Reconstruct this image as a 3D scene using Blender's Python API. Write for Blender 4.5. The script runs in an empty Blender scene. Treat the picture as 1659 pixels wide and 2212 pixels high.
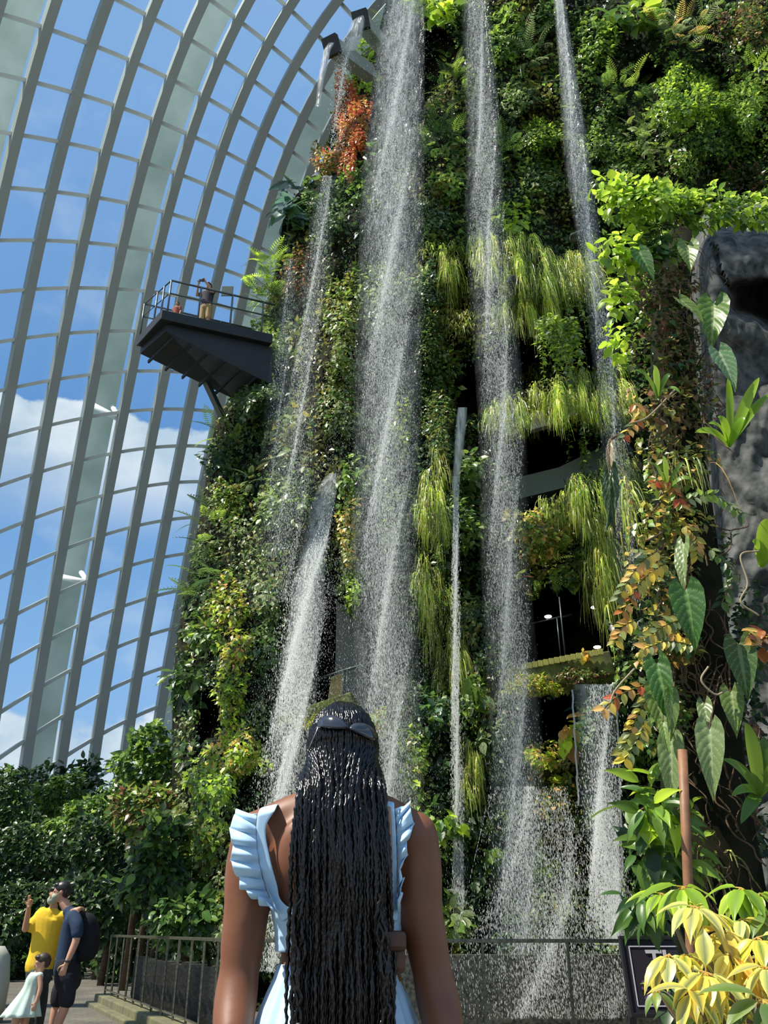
import bpy, bmesh, math, random
import numpy as np
from mathutils import Vector, Matrix
random.seed(7)
RNG = np.random.default_rng(7)
C = bpy.context.scene.collection
SC = bpy.context.scene

# ------------------------------------------------------------------ camera
F, CX, CY = 1880.0, 829.5, 1106.0
PITCH = math.radians(25.63)
CAMZ = 1.2
cam_d = bpy.data.cameras.new('camera')
cam = bpy.data.objects.new('camera', cam_d)
C.objects.link(cam)
cam.location = (0, 0, CAMZ)
cam.rotation_euler = (math.pi / 2 + PITCH, 0, 0)
cam_d.sensor_fit = 'VERTICAL'
cam_d.sensor_height = 36.0
cam_d.lens = F / 2212.0 * 36.0
cam_d.clip_end = 500
SC.camera = cam

# ------------------------------------------------------------------ colour management
vs = SC.view_settings
vs.view_transform = 'Standard'
vs.look = 'None'
vs.gamma = 1.0
vs.use_curve_mapping = False
vs.exposure = 0.14
SC.cycles.transparent_max_bounces = 12
SC.cycles.max_bounces = 6
SC.cycles.diffuse_bounces = 3

# ------------------------------------------------------------------ sun
sun_d = bpy.data.lights.new('sun', 'SUN')
sun_d.energy = 6.6
sun_d.angle = math.radians(0.35)
sun_d.color = (1.0, 0.94, 0.82)
sun = bpy.data.objects.new('sun', sun_d)
C.objects.link(sun)
SUNV = Vector((-0.50, -0.15, 0.85)).normalized()
sun.rotation_euler = SUNV.to_track_quat('Z', 'Y').to_euler()
sun.location = (-20, -10, 60)

# ------------------------------------------------------------------ sky with cumulus banks
w = bpy.data.worlds.new('sky')
SC.world = w
w.use_nodes = True
nt = w.node_tree
nt.nodes.clear()
def N(t, **kw):
    n = nt.nodes.new(t)
    for k, v in kw.items():
        setattr(n, k, v)
    return n
def LK(a, b):
    nt.links.new(a, b)
def mth(op, a, b=None, c=None, clamp=False):
    n = N('ShaderNodeMath', operation=op)
    n.use_clamp = clamp
    for i, v in enumerate((a, b, c)):
        if v is None: continue
        if isinstance(v, (int, float)): n.inputs[i].default_value = v
        else: LK(v, n.inputs[i])
    return n.outputs[0]
def mrange(v, a, b, c, d):
    n = N('ShaderNodeMapRange', interpolation_type='SMOOTHSTEP')
    LK(v, n.inputs[0])
    for i, x in enumerate((a, b, c, d)): n.inputs[i + 1].default_value = x
    return n.outputs[0]
tc = N('ShaderNodeTexCoord')
sep = N('ShaderNodeSeparateXYZ')
LK(tc.outputs['Generated'], sep.inputs[0])
zz = sep.outputs[2]
ramp = N('ShaderNodeValToRGB')
LK(zz, ramp.inputs[0])
e = ramp.color_ramp.elements
e[0].position = 0.0; e[0].color = (0.40, 0.58, 0.82, 1)
e[1].position = 1.0; e[1].color = (0.30, 0.47, 0.74, 1)
for p_, c_ in ((0.25, (0.24, 0.45, 0.76, 1)), (0.5, (0.13, 0.30, 0.61, 1)), (0.8, (0.22, 0.40, 0.70, 1))):
    q = e.new(p_); q.color = c_
nz = N('ShaderNodeTexNoise')
nz.inputs['Scale'].default_value = 4.6
nz.inputs['Detail'].default_value = 7
nz.inputs['Roughness'].default_value = 0.56
mp = N('ShaderNodeMapping')
mp.inputs['Scale'].default_value = (1.5, 1.5, 2.6)
mp.inputs['Location'].default_value = (0.3, 0.0, 0.15)
LK(tc.outputs['Generated'], mp.inputs[0])
LK(mp.outputs[0], nz.inputs['Vector'])
nf = nz.outputs[0]
# upper bank with a hard cauliflower top near 32 degrees, fading below; lower bank near the horizon
top1 = mrange(zz, 0.48, 0.56, 0.38, -0.45)
bot1 = mrange(zz, 0.37, 0.49, 0.0, 1.0)
bank1 = mth('MULTIPLY', bot1, 1.0)
b1 = mth('ADD', nf, top1)
b1 = mth('MULTIPLY', mrange(b1, 0.58, 0.64, 0, 1), bank1)
top2 = mrange(zz, 0.15, 0.29, 0.36, -0.3)
b2 = mth('ADD', nf, top2)
b2 = mrange(b2, 0.56, 0.66, 0, 1)
wisp = mth('MULTIPLY', mrange(nf, 0.50, 0.75, 0, 1), 0.22)
cl = mth('MAXIMUM', mth('MAXIMUM', b1, b2), wisp)
mix = N('ShaderNodeMixRGB')
LK(cl, mix.inputs[0]); LK(ramp.outputs[0], mix.inputs[1])
cr2 = N('ShaderNodeValToRGB'); LK(nf, cr2.inputs[0]); cr2.color_ramp.elements[0].position = .40; cr2.color_ramp.elements[0].color = (0.50, 0.62, 0.74, 1)
cr2.color_ramp.elements[1].position = .60; cr2.color_ramp.elements[1].color = (0.82, 0.87, 0.90, 1)
LK(cr2.outputs[0], mix.inputs[2])
bg = N('ShaderNodeBackground')
LK(mix.outputs[0], bg.inputs[0])
bg.inputs[1].default_value = 1.0
wo = N('ShaderNodeOutputWorld')
LK(bg.outputs[0], wo.inputs[0])

# ------------------------------------------------------------------ helpers
def at(px, py, Y):
    u = (px - CX) / F; v = (CY - py) / F
    dy = math.cos(PITCH) - v * math.sin(PITCH)
    dz = math.sin(PITCH) + v * math.cos(PITCH)
    t = Y / dy
    return Vector((u * t, Y, CAMZ + t * dz))
def at_np(px, py, Y):
    u = (px - CX) / F; v = (CY - py) / F
    dy = math.cos(PITCH) - v * math.sin(PITCH)
    dz = math.sin(PITCH) + v * math.cos(PITCH)
    t = Y / dy
    return np.stack([u * t, Y + 0 * t, CAMZ + t * dz], -1)
def scale_at(py, Y):
    v = (CY - py) / F
    return F * (math.cos(PITCH) - v * math.sin(PITCH)) / Y     # pixels per metre
def tag(o, label=None, cat=None, group=None, kind=None):
    if label: o['label'] = label
    if cat: o['category'] = cat
    if group: o['group'] = group
    if kind: o['kind'] = kind
    return o
def empty(name, loc=(0, 0, 0), rz=0, label=None, cat=None, group=None):
    o = bpy.data.objects.new(name, None)
    C.objects.link(o); o.location = loc; o.rotation_euler = (0, 0, rz)
    o.empty_display_size = 0.1
    return tag(o, label, cat, group)
def link(name, me, mat=None, parent=None, smooth=False, loc=None):
    o = bpy.data.objects.new(name, me)
    C.objects.link(o)
    if mat is not None and not me.materials: me.materials.append(mat)
    if parent is not None:
        o.parent = parent
    if loc is not None: o.location = loc
    if smooth:
        me.polygons.foreach_set('use_smooth', [True] * len(me.polygons))
    return o
def np_mesh(name, V, Fq, col=None, smooth=False):
    """V (n,3); Fq (m,k) same-size polygons; col per-vertex (n,3)."""
    me = bpy.data.meshes.new(name)
    V = np.asarray(V, np.float32); Fq = np.asarray(Fq, np.int32)
    k = Fq.shape[1]
    me.vertices.add(len(V)); me.vertices.foreach_set('co', V.ravel())
    me.loops.add(Fq.size); me.loops.foreach_set('vertex_index', Fq.ravel())
    me.polygons.add(len(Fq))
    me.polygons.foreach_set('loop_start', np.arange(0, Fq.size, k, dtype=np.int32))
    me.polygons.foreach_set('loop_total', np.full(len(Fq), k, np.int32))
    if smooth: me.polygons.foreach_set('use_smooth', np.ones(len(Fq), bool))
    me.update(calc_edges=True)
    if col is not None:
        a = me.color_attributes.new('Col', 'FLOAT_COLOR', 'POINT')
        c4 = np.ones((len(V), 4), np.float32); c4[:, :3] = col
        a.data.foreach_set('color', c4.ravel())
    return me
class MB:
    """collects shapes, links them as one mesh"""
    def __init__(s): s.v = []; s.f = []
    def add(s, vs, fs):
        b = len(s.v); s.v += [tuple(x) for x in vs]; s.f += [tuple(b + i for i in f) for f in fs]
        return s
    def box(s, c, sz, R=None):
        hx, hy, hz = sz[0] / 2, sz[1] / 2, sz[2] / 2
        vs = [Vector((x, y, z)) for x in (-hx, hx) for y in (-hy, hy) for z in (-hz, hz)]
        if R is not None: vs = [R @ q for q in vs]
        c = Vector(c)
        return s.add([q + c for q in vs], [(0, 1, 3, 2), (4, 6, 7, 5), (0, 4, 5, 1), (2, 3, 7, 6), (0, 2, 6, 4), (1, 5, 7, 3)])
    def beam(s, a, b, w, h, up=(0, 0, 1)):
        a = Vector(a); b = Vector(b); d = (b - a); L = d.length; d.normalize()
        up = Vector(up); x = d.cross(up)
        if x.length < 1e-4: x = d.cross(Vector((0, 1, 0)))
        x.normalize(); z = x.cross(d)
        R = Matrix((x, d, z)).transposed()
        return s.box((a + b) / 2, (w, L, h), R)
    def tube(s, pts, r, n=8, caps=True):
        pts = [Vector(p) for p in pts]
        rs = r if isinstance(r, (list, tuple)) else [r] * len(pts)
        return s.loft(pts, [(q, q) for q in rs], n, caps)
    def loft(s, pts, rr, n=12, caps=True, side=(1, 0, 0)):
        pts = [Vector(p) for p in pts]; m = len(pts); vs = []
        X = None
        for i, p in enumerate(pts):
            d = (pts[min(i + 1, m - 1)] - pts[max(i - 1, 0)])
            if d.length < 1e-9: d = Vector((0, 0, 1))
            d.normalize()
            if X is None:
                X = Vector(side)
                if abs(X.dot(d)) > .95: X = Vector((0, 1, 0))
            X = (X - d * X.dot(d)).normalized()
            Yv = d.cross(X)
            a, b = rr[i]
            for k in range(n):
                t = 2 * math.pi * k / n
                vs.append(p + X * (a * math.cos(t)) + Yv * (b * math.sin(t)))
        fs = [(i * n + k, i * n + (k + 1) % n, (i + 1) * n + (k + 1) % n, (i + 1) * n + k) for i in range(m - 1) for k in range(n)]
        if caps:
            fs.append(tuple(reversed(range(n)))); fs.append(tuple((m - 1) * n + k for k in range(n)))
        return s.add(vs, fs)
    def ell(s, c, r, n=14, m=9, R=None):
        c = Vector(c); vs = []; fs = []
        for i in range(m + 1):
            th = math.pi * i / m
            for k in range(n):
                ph = 2 * math.pi * k / n
                q = Vector((r[0] * math.sin(th) * math.cos(ph), r[1] * math.sin(th) * math.sin(ph), r[2] * math.cos(th)))
                if R is not None: q = R @ q
                vs.append(c + q)
        for i in range(m):
            for k in range(n):
                fs.append((i * n + k, (i + 1) * n + k, (i + 1) * n + (k + 1) % n, i * n + (k + 1) % n))
        return s.add(vs, fs)
    def poly(s, pts, d):
        """flat polygon extruded by vector d"""
        n = len(pts); d = Vector(d); p = [Vector(q) for q in pts]
        return s.add(p + [q + d for q in p], [tuple(reversed(range(n))), tuple(range(n, 2 * n))] + [(k, (k + 1) % n, n + (k + 1) % n, n + k) for k in range(n)])
    def build(s, name, mat, parent=None, smooth=False, bevel=0):
        me = bpy.data.meshes.new(name); me.from_pydata(s.v, [], s.f); me.update()
        bm = bmesh.new(); bm.from_mesh(me); bmesh.ops.remove_doubles(bm, verts=bm.verts, dist=1e-6)
        bmesh.ops.recalc_face_normals(bm, faces=bm.faces); bm.to_mesh(me); bm.free()
        o = link(name, me, mat, parent, smooth)
        if bevel:
            m = o.modifiers.new('bevel', 'BEVEL'); m.width = bevel; m.segments = 2; m.limit_method = 'ANGLE'
        return o
def remesh(o, vox, it=6, fac=0.5):
    m = o.modifiers.new('fuse', 'REMESH'); m.mode = 'VOXEL'; m.voxel_size = vox; m.use_smooth_shade = True
    s = o.modifiers.new('smooth', 'SMOOTH'); s.factor = fac; s.iterations = it
    return o
def spline(P, n):
    """Catmull-Rom through control points, n samples per span; works on tuples of any length"""
    P = [np.array(p, float) for p in P]; Q = [2 * P[0] - P[1]] + P + [2 * P[-1] - P[-2]]; out = []
    for i in range(1, len(Q) - 2):
        for k in range(n):
            t = k / n; a, b, c, d = Q[i - 1], Q[i], Q[i + 1], Q[i + 2]
            out.append(0.5 * ((2 * b) + (-a + c) * t + (2 * a - 5 * b + 4 * c - d) * t * t + (-a + 3 * b - 3 * c + d) * t ** 3))
    out.append(P[-1]); return out

# ------------------------------------------------------------------ materials
def mat(name, col, rough=0.6, metal=0.0, noise=0.0, nscale=8.0, col2=None, bump=0.0, spec=0.5, emit=None):
    m = bpy.data.materials.new(name); m.use_nodes = True
    t = m.node_tree; b = t.nodes['Principled BSDF']
    b.inputs['Base Color'].default_value = (*col, 1); b.inputs['Roughness'].default_value = rough
    b.inputs['Metallic'].default_value = metal
    b.inputs['Specular IOR Level'].default_value = spec
    if emit:
        b.inputs['Emission Color'].default_value = (*emit[0], 1); b.inputs['Emission Strength'].default_value = emit[1]
    if noise or col2 or bump:
        tcn = t.nodes.new('ShaderNodeTexCoord'); nn = t.nodes.new('ShaderNodeTexNoise')
        nn.inputs['Scale'].default_value = nscale; nn.inputs['Detail'].default_value = 6
        t.links.new(tcn.outputs['Object'], nn.inputs['Vector'])
        r = t.nodes.new('ShaderNodeValToRGB'); t.links.new(nn.outputs[0], r.inputs[0])
        c2 = col2 or tuple(c * (1 - noise) for c in col)
        r.color_ramp.elements[0].position = 0.35; r.color_ramp.elements[0].color = (*c2, 1)
        r.color_ramp.elements[1].position = 0.65; r.color_ramp.elements[1].color = (*col, 1)
        t.links.new(r.outputs[0], b.inputs['Base Color'])
        if bump:
            bp = t.nodes.new('ShaderNodeBump'); bp.inputs['Strength'].default_value = bump
            t.links.new(nn.outputs[0], bp.inputs['Height']); t.links.new(bp.outputs[0], b.inputs['Normal'])
    return m
def leaf_material(name='leaf_surface', trans=0.35, rough=0.36):
    m = bpy.data.materials.new(name); m.use_nodes = True
    t = m.node_tree; b = t.nodes['Principled BSDF']; out = t.nodes['Material Output']
    at_ = t.nodes.new('ShaderNodeAttribute'); at_.attribute_name = 'Col'
    t.links.new(at_.outputs['Color'], b.inputs['Base Color'])
    b.inputs['Roughness'].default_value = rough
    b.inputs['Specular IOR Level'].default_value = 0.45
    tr = t.nodes.new('ShaderNodeBsdfTranslucent')
    hs = t.nodes.new('ShaderNodeHueSaturation'); hs.inputs['Value'].default_value = 1.9; hs.inputs['Saturation'].default_value = 0.95
    hs.inputs['Hue'].default_value = 0.49
    t.links.new(at_.outputs['Color'], hs.inputs['Color']); t.links.new(hs.outputs[0], tr.inputs['Color'])
    mx = t.nodes.new('ShaderNodeMixShader'); mx.inputs[0].default_value = trans
    t.links.new(b.outputs[0], mx.inputs[1]); t.links.new(tr.outputs[0], mx.inputs[2]); t.links.new(mx.outputs[0], out.inputs['Surface'])
    return m
M = {}
M['leaf'] = leaf_material()
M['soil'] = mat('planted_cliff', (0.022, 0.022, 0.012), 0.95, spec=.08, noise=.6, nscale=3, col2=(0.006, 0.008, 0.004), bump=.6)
M['void'] = mat('dark_cavern', (0.012, 0.014, 0.014), 0.8)
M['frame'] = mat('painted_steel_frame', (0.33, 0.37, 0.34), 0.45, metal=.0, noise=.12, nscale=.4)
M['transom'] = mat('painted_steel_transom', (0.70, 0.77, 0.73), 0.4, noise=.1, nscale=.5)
M['arch'] = mat('outer_arch_paint', (0.84, 0.93, 0.87), 0.5, noise=.35, nscale=.35, col2=(0.55, 0.66, 0.60))
M['white'] = mat('white_paint', (0.8, 0.82, 0.8), 0.4)
M['steel'] = mat('dark_steel', (0.018, 0.021, 0.023), 0.5, metal=.2, noise=.3, nscale=2)
M['rail'] = mat('railing_steel', (0.10, 0.12, 0.12), 0.35, metal=.6)
M['railwet'] = mat('wet_railing_steel', (0.17, 0.17, 0.13), 0.22, metal=.4, noise=.6, nscale=30)
M['concrete'] = mat('concrete', (0.34, 0.36, 0.33), 0.8, noise=.25, nscale=2, bump=.1)
M['rock'] = mat('grey_rock', (0.135, 0.14, 0.132), 0.9, nscale=7, col2=(0.035, 0.039, 0.038), bump=1.0, spec=.15)
M['curb'] = mat('mossy_curb', (0.16, 0.16, 0.07), 0.85, nscale=5, col2=(0.10, 0.09, 0.06), bump=.3)
M['darkrock'] = mat('dark_damp_rock', (0.035, 0.034, 0.028), 0.95, nscale=6, col2=(0.014, 0.014, 0.010), bump=1.0, spec=.08)
M['moss'] = mat('mossy_ledge', (0.16, 0.20, 0.035), 0.9, nscale=6, col2=(0.07, 0.07, 0.03), bump=.7)
M['copper'] = mat('brown_pole', (0.28, 0.13, 0.06), 0.55, noise=.3, nscale=12)
M['bark'] = mat('bark', (0.09, 0.06, 0.035), 0.9, noise=.5, nscale=15, bump=.6)
M['root'] = mat('dry_roots', (0.15, 0.09, 0.05), 0.9, noise=.5, nscale=20)
def glass_mat(name, tint, refl):
    m = bpy.data.materials.new(name); m.use_nodes = True; t = m.node_tree; t.nodes.clear()
    o = t.nodes.new('ShaderNodeOutputMaterial'); a = t.nodes.new('ShaderNodeBsdfTransparent'); g = t.nodes.new('ShaderNodeBsdfGlossy')
    a.inputs[0].default_value = (*tint, 1); g.inputs['Roughness'].default_value = 0.03
    fr = t.nodes.new('ShaderNodeLayerWeight'); fr.inputs[0].default_value = 0.25
    ml = t.nodes.new('ShaderNodeMath'); ml.operation = 'MULTIPLY_ADD'; ml.inputs[1].default_value = refl; ml.inputs[2].default_value = 0.03
    t.links.new(fr.outputs['Fresnel'], ml.inputs[0])
    mx = t.nodes.new('ShaderNodeMixShader'); t.links.new(ml.outputs[0], mx.inputs[0])
    t.links.new(a.outputs[0], mx.inputs[1]); t.links.new(g.outputs[0], mx.inputs[2]); t.links.new(mx.outputs[0], o.inputs[0])
    return m
M['glass'] = glass_mat('dome_glass', (0.93, 0.98, 1.0), 0.5)
def water_mat(name, col, alpha, kind='drop', scale=(1, 1, 1), lo=.4, hi=.7):
    m = bpy.data.materials.new(name); m.use_nodes = True; t = m.node_tree; t.nodes.clear()
    o = t.nodes.new('ShaderNodeOutputMaterial'); a = t.nodes.new('ShaderNodeBsdfTransparent')
    d = t.nodes.new('ShaderNodeBsdfDiffuse'); d.inputs[0].default_value = (*col, 1)
    tr = t.nodes.new('ShaderNodeBsdfTranslucent'); tr.inputs[0].default_value = (*col, 1)
    gl = t.nodes.new('ShaderNodeBsdfGlossy'); gl.inputs['Roughness'].default_value = 0.15
    m1 = t.nodes.new('ShaderNodeMixShader'); m1.inputs[0].default_value = 0.5
    t.links.new(d.outputs[0], m1.inputs[1]); t.links.new(tr.outputs[0], m1.inputs[2])
    m2 = t.nodes.new('ShaderNodeMixShader'); m2.inputs[0].default_value = 0.05
    t.links.new(m1.outputs[0], m2.inputs[1]); t.links.new(gl.outputs[0], m2.inputs[2])
    mx = t.nodes.new('ShaderNodeMixShader'); mx.inputs[0].default_value = alpha
    t.links.new(a.outputs[0], mx.inputs[1]); t.links.new(m2.outputs[0], mx.inputs[2]); t.links.new(mx.outputs[0], o.inputs[0])
    if kind == 'sheet':
        tcn = t.nodes.new('ShaderNodeTexCoord'); mpn = t.nodes.new('ShaderNodeMapping'); mpn.inputs['Scale'].default_value = scale
        nn = t.nodes.new('ShaderNodeTexNoise'); nn.inputs['Scale'].default_value = 1; nn.inputs['Detail'].default_value = 5
        t.links.new(tcn.outputs['Object'], mpn.inputs[0]); t.links.new(mpn.outputs[0], nn.inputs['Vector'])
        mr = t.nodes.new('ShaderNodeMapRange'); t.links.new(nn.outputs[0], mr.inputs[0])
        mr.inputs[1].default_value = lo; mr.inputs[2].default_value = hi; mr.inputs[3].default_value = 0; mr.inputs[4].default_value = alpha
        at_ = t.nodes.new('ShaderNodeAttribute'); at_.attribute_name = 'Col'
        mu = t.nodes.new('ShaderNodeMath'); mu.operation = 'MULTIPLY'
        bp = t.nodes.new('ShaderNodeBump'); bp.inputs['Strength'].default_value = 1; bp.inputs['Distance'].default_value = .25
        t.links.new(nn.outputs[0], bp.inputs['Height'])
        for q_ in (d, tr, gl): t.links.new(bp.outputs[0], q_.inputs['Normal'])
        t.links.new(mr.outputs[0], mu.inputs[0]); t.links.new(at_.outputs['Fac'], mu.inputs[1]); t.links.new(mu.outputs[0], mx.inputs[0])
    return m
M['drop'] = water_mat('falling_water_drops', (0.93, 0.96, 0.96), 0.46)
M['sheet'] = water_mat('thin_water_curtain', (0.96, 0.98, 0.98), 0.55, 'sheet', (11, 11, 2.4), .15, .75)
M['jet'] = water_mat('solid_water_jet', (0.96, 0.98, 0.99), 0.92, 'sheet', (9, 9, 1.5), .2, .6)

# ------------------------------------------------------------------ glass dome : steel grid on a big ellipsoid
NODES = [(0,0,185,118),(1,0,375,188),(2,0,555,260),(3,0,710,340),(4,0,858,410),(5,0,980,480),(6,0,1105,555),(7,0,1210,635),(8,0,1310,700),
(0,1,125,345),(1,1,315,395),(2,1,495,450),(3,1,650,515),(4,1,800,572),(5,1,925,632),(6,1,1058,700),(7,1,1165,770),
(0,2,62,570),(1,2,258,600),(2,2,435,645),(3,2,605,690),(4,2,752,738),(5,2,875,788),(6,2,1008,845),(7,2,1115,910),
(0,3,5,795),(1,3,205,805),(2,3,385,835),(3,3,555,860),(4,3,705,900),(5,3,835,940),(6,3,965,990),(7,3,1080,1045),
(1,4,150,1015),(2,4,345,1025),(3,4,515,1040),(4,4,660,1070),(5,4,795,1095),(6,4,925,1135),(7,4,1045,1175),
(1,5,115,1225),(2,5,305,1215),(3,5,470,1220),(4,5,622,1235),(1,6,75,1425),(2,6,265,1405),(3,6,432,1395),(4,6,575,1395),
(2,-1,625,70),(3,-1,780,158),(4,-1,918,248),(5,-1,1038,330),(6,-1,1165,415),(7,-1,1275,495),(8,-1,1365,575),
(4,-2,1000,90),(5,-2,1120,180),(6,-2,1232,272),(7,-2,1340,370),(5,-3,1210,35),(6,-3,1320,130),(7,-3,1415,235),(6,-4,1440,15)]
NODES = [(a, b, c * .5124, d * .5124) for a, b, c, d in NODES]
for r_, l_ in {7:[(1,15,840),(2,110,822),(3,197,808),(4,281,803),(5,351,803.5),(6,410,805)],8:[(1,2,949),(2,92,921),(3,182,902),(4,263,891),(5,335,885),(6,405,885),(7,467,891)],
9:[(2,74.5,1024),(3,162,998),(4,243,978),(5,322,968),(6,390,963)],10:[(2,57,1123),(3,147,1094),(4,228,1068),(5,305,1052),(6,373,1043),(7,438,1040)],
11:[(2,39,1228),(3,127,1191),(4,213,1160),(5,287,1139),(6,357,1125),(7,423,1115)],12:[(2,22,1333),(3,112,1290),(4,195,1251),(5,272,1225),(6,340,1208),(7,403,1196)],
13:[(2,4,1439),(3,92,1390),(4,180,1346),(5,254,1315),(6,324,1291),(7,388,1276)],14:[(3,77,1491),(4,162,1443),(5,239,1405),(6,309,1377),(7,375,1357)],
15:[(3,59,1594),(4,142,1541),(5,224,1497),(6,294,1465),(7,362,1440)],16:[(3,42,1701),(4,127,1640),(5,206,1587),(6,276,1554),(7,344,1526)]}.items():
    for a, x, y in l_: NODES.append((a, r_, x, y))
NP_ = np.array(NODES, float)
def gbasis(c, r, dc=3, dr=4):
    c = (np.asarray(c, float) - 4) / 5; r = (np.asarray(r, float) - 6) / 11
    return np.stack([c ** i * r ** j for i in range(dc + 1) for j in range(dr + 1) if i + j <= max(dc, dr)], -1)
GB = gbasis(NP_[:, 0], NP_[:, 1])
GX = np.linalg.lstsq(GB, NP_[:, 2], rcond=None)[0]; GY = np.linalg.lstsq(GB, NP_[:, 3], rcond=None)[0]
EC = Vector((4, 4, -1)); EA = (44.0, 46.0, 54.0)
def ell_hit(px, py, k=1.0):
    u = (px - CX) / F; v = (CY - py) / F
    d = Vector((u, math.cos(PITCH) - v * math.sin(PITCH), math.sin(PITCH) + v * math.cos(PITCH)))
    o = Vector((0, 0, CAMZ)) - EC
    a = EA[0] * k, EA[1] * k, EA[2] * k
    A = sum((d[i] / a[i]) ** 2 for i in range(3)); B = 2 * sum(d[i] * o[i] / a[i] ** 2 for i in range(3)); Cc = sum((o[i] / a[i]) ** 2 for i in range(3)) - 1
    t = (-B + math.sqrt(B * B - 4 * A * Cc)) / (2 * A)
    return Vector((0, 0, CAMZ)) + d * t
def node(c, r, k=1.0):
    b = gbasis(float(c), float(r)); return ell_hit(float(b @ GX), float(b @ GY), k)
def enorm(p):
    q = p - EC; return Vector((q.x / EA[0] ** 2, q.y / EA[1] ** 2, q.z / EA[2] ** 2)).normalized()
R0, R1 = -6, 18
def rib(pts, w, h, inset=0.0):
    """box section following a path on the dome; h measured along the dome normal, inwards"""
    vs = []; fs = []; m = len(pts)
    for i, p in enumerate(pts):
        d = (pts[min(i + 1, m - 1)] - pts[max(i - 1, 0)]).normalized(); n = enorm(p); s = d.cross(n).normalized()
        for a, b in ((-1, 0), (1, 0), (1, 1), (-1, 1)):
            vs.append(p + s * (a * w / 2) - n * (inset + b * h))
    for i in range(m - 1):
        for k in range(4): fs.append((4 * i + k, 4 * i + (k + 1) % 4, 4 * i + 4 + (k + 1) % 4, 4 * i + 4 + k))
    fs += [(3, 2, 1, 0), (4 * m - 4, 4 * m - 3, 4 * m - 2, 4 * m - 1)]
    return MB().add(vs, fs)
tn = 0
for c in range(-3, 10):
    pts = [node(c, R0 + (R1 - R0) * i / 48) for i in range(49)]
    tn += 1
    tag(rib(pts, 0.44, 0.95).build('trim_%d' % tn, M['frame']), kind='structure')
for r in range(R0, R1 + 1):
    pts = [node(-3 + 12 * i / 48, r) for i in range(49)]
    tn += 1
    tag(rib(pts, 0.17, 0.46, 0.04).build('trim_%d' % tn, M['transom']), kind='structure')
for c in range(-3, 9):
    vs = []; fs = []
    for i in range(R1 - R0 + 1):
        for j in range(3):
            p = node(c + j / 2, R0 + i); vs.append(p + enorm(p) * .02)
    for i in range(R1 - R0):
        for j in range(2): fs.append((3 * i + j, 3 * i + j + 1, 3 * i + 4 + j, 3 * i + 3 + j))
    me = bpy.data.meshes.new('window_%d' % (c + 4)); me.from_pydata(vs, [], fs); me.update()
    tag(link('window_%d' % (c + 4), me, M['glass'], smooth=True), kind='structure')
# unseen dome arcs above and beside the camera, added and spaced for their shadows
for i in range(10):
    y0 = -28.4 + 4.4 * i; k_ = math.sqrt(max(0, 1 - ((y0 - EC.y) / EA[1]) ** 2)); pts = []
    for j in range(40):
        a = math.radians(8 + 164 * j / 39); pts.append(Vector((EC.x - EA[0] * k_ * math.cos(a), y0, EC.z + EA[2] * k_ * math.sin(a))))
    tn += 1
    tag(rib(pts, 0.62, 0.9).build('trim_%d' % tn, M['frame']), kind='structure')
# outer arches standing outside the glass
for (ca, cb, nm) in ((-0.85, -0.15, 'pale green steel arch outside the glass at the upper left corner'),
                     (3.15, 3.80, 'pale green steel arch outside the glass, the middle and longest of the three'),
                     (7.18, 7.85, 'pale green steel arch outside the glass, close beside the planted mountain')):
    vs = []; m = 40
    for i in range(m + 1):
        r = R0 + (R1 - R0) * i / m
        a = node(ca, r, 1.06); b = node(cb, r, 1.06); n = enorm(a)
        vs += [a, b, b + n * 1.6, a + n * 1.6]
    fs = [(4 * i + k, 4 * i + (k + 1) % 4, 4 * i + 4 + (k + 1) % 4, 4 * i + 4 + k) for i in range(m) for k in range(4)]
    fs += [(3, 2, 1, 0), (4 * m, 4 * m + 1, 4 * m + 2, 4 * m + 3)]
    o = MB().add(vs, fs).build('steel_arch', M['arch'])
    tag(o, nm, 'arch', 'outer arches of the glass dome')
# white V struts between arches and frame
for (c, r, lab) in ((3.1, 11.6, 'white V shaped strut joining arch and glass frame, upper of the large ones'),
                  (3.1, 16.5, 'white V shaped strut joining arch and glass frame, just above the shrubs'),
                  (3.1, 7.7, 'short white strut joining arch and glass frame left of the platform')):
    a = node(c, r, 1.05); b = node(c + .85, r + .45); c2 = node(c + .6, r + .12, 1.05)
    s = MB(); s.tube([a, b], .16, 8); s.tube([c2, b], .14, 8)
    tag(s.build('strut', M['white'], smooth=True), lab, 'strut', 'white struts of the dome')

# ------------------------------------------------------------------ planted mountain wall
SIL = [(-400, 905), (-100, 845), (0, 835), (80, 815), (140, 770), (280, 715), (380, 690), (420, 640), (480, 610), (560, 600), (640, 585), (720, 555), (820, 525), (900, 468), (1000, 450), (1100, 435), (1200, 415), (1300, 395), (1400, 380), (1500, 372), (1600, 372), (1700, 372), (2300, 372)]
SY = np.array([s[0] for s in SIL], float); SX = np.array([s[1] for s in SIL], float)
YR = np.array([(-400, 22.6), (0, 21.5), (400, 20.8), (700, 20.2), (1100, 18.9), (1500, 17.6), (2060, 16.3), (2300, 16.0)])
_ph = RNG.uniform(0, 6.28, (24, 2)); _k = RNG.normal(0, 1, (24, 2))
def snoise(x, y, wl):
    s = 0
    for i in range(24):
        kx, ky = _k[i] / wl * 2.2
        s = s + np.sin(x * kx + y * ky + _ph[i, 0])
    return s / 5.0
def inpoly(x, y, P):
    x = np.asarray(x, float); y = np.asarray(y, float); c = np.zeros(np.broadcast(x, y).shape, bool); n = len(P)
    for i in range(n):
        x1, y1 = P[i]; x2, y2 = P[(i + 1) % n]
        if y1 == y2: continue
        hit = ((y1 > y) != (y2 > y)) & (x < (x2 - x1) * (y - y1) / (y2 - y1) + x1)
        c ^= hit
    return c
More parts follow.
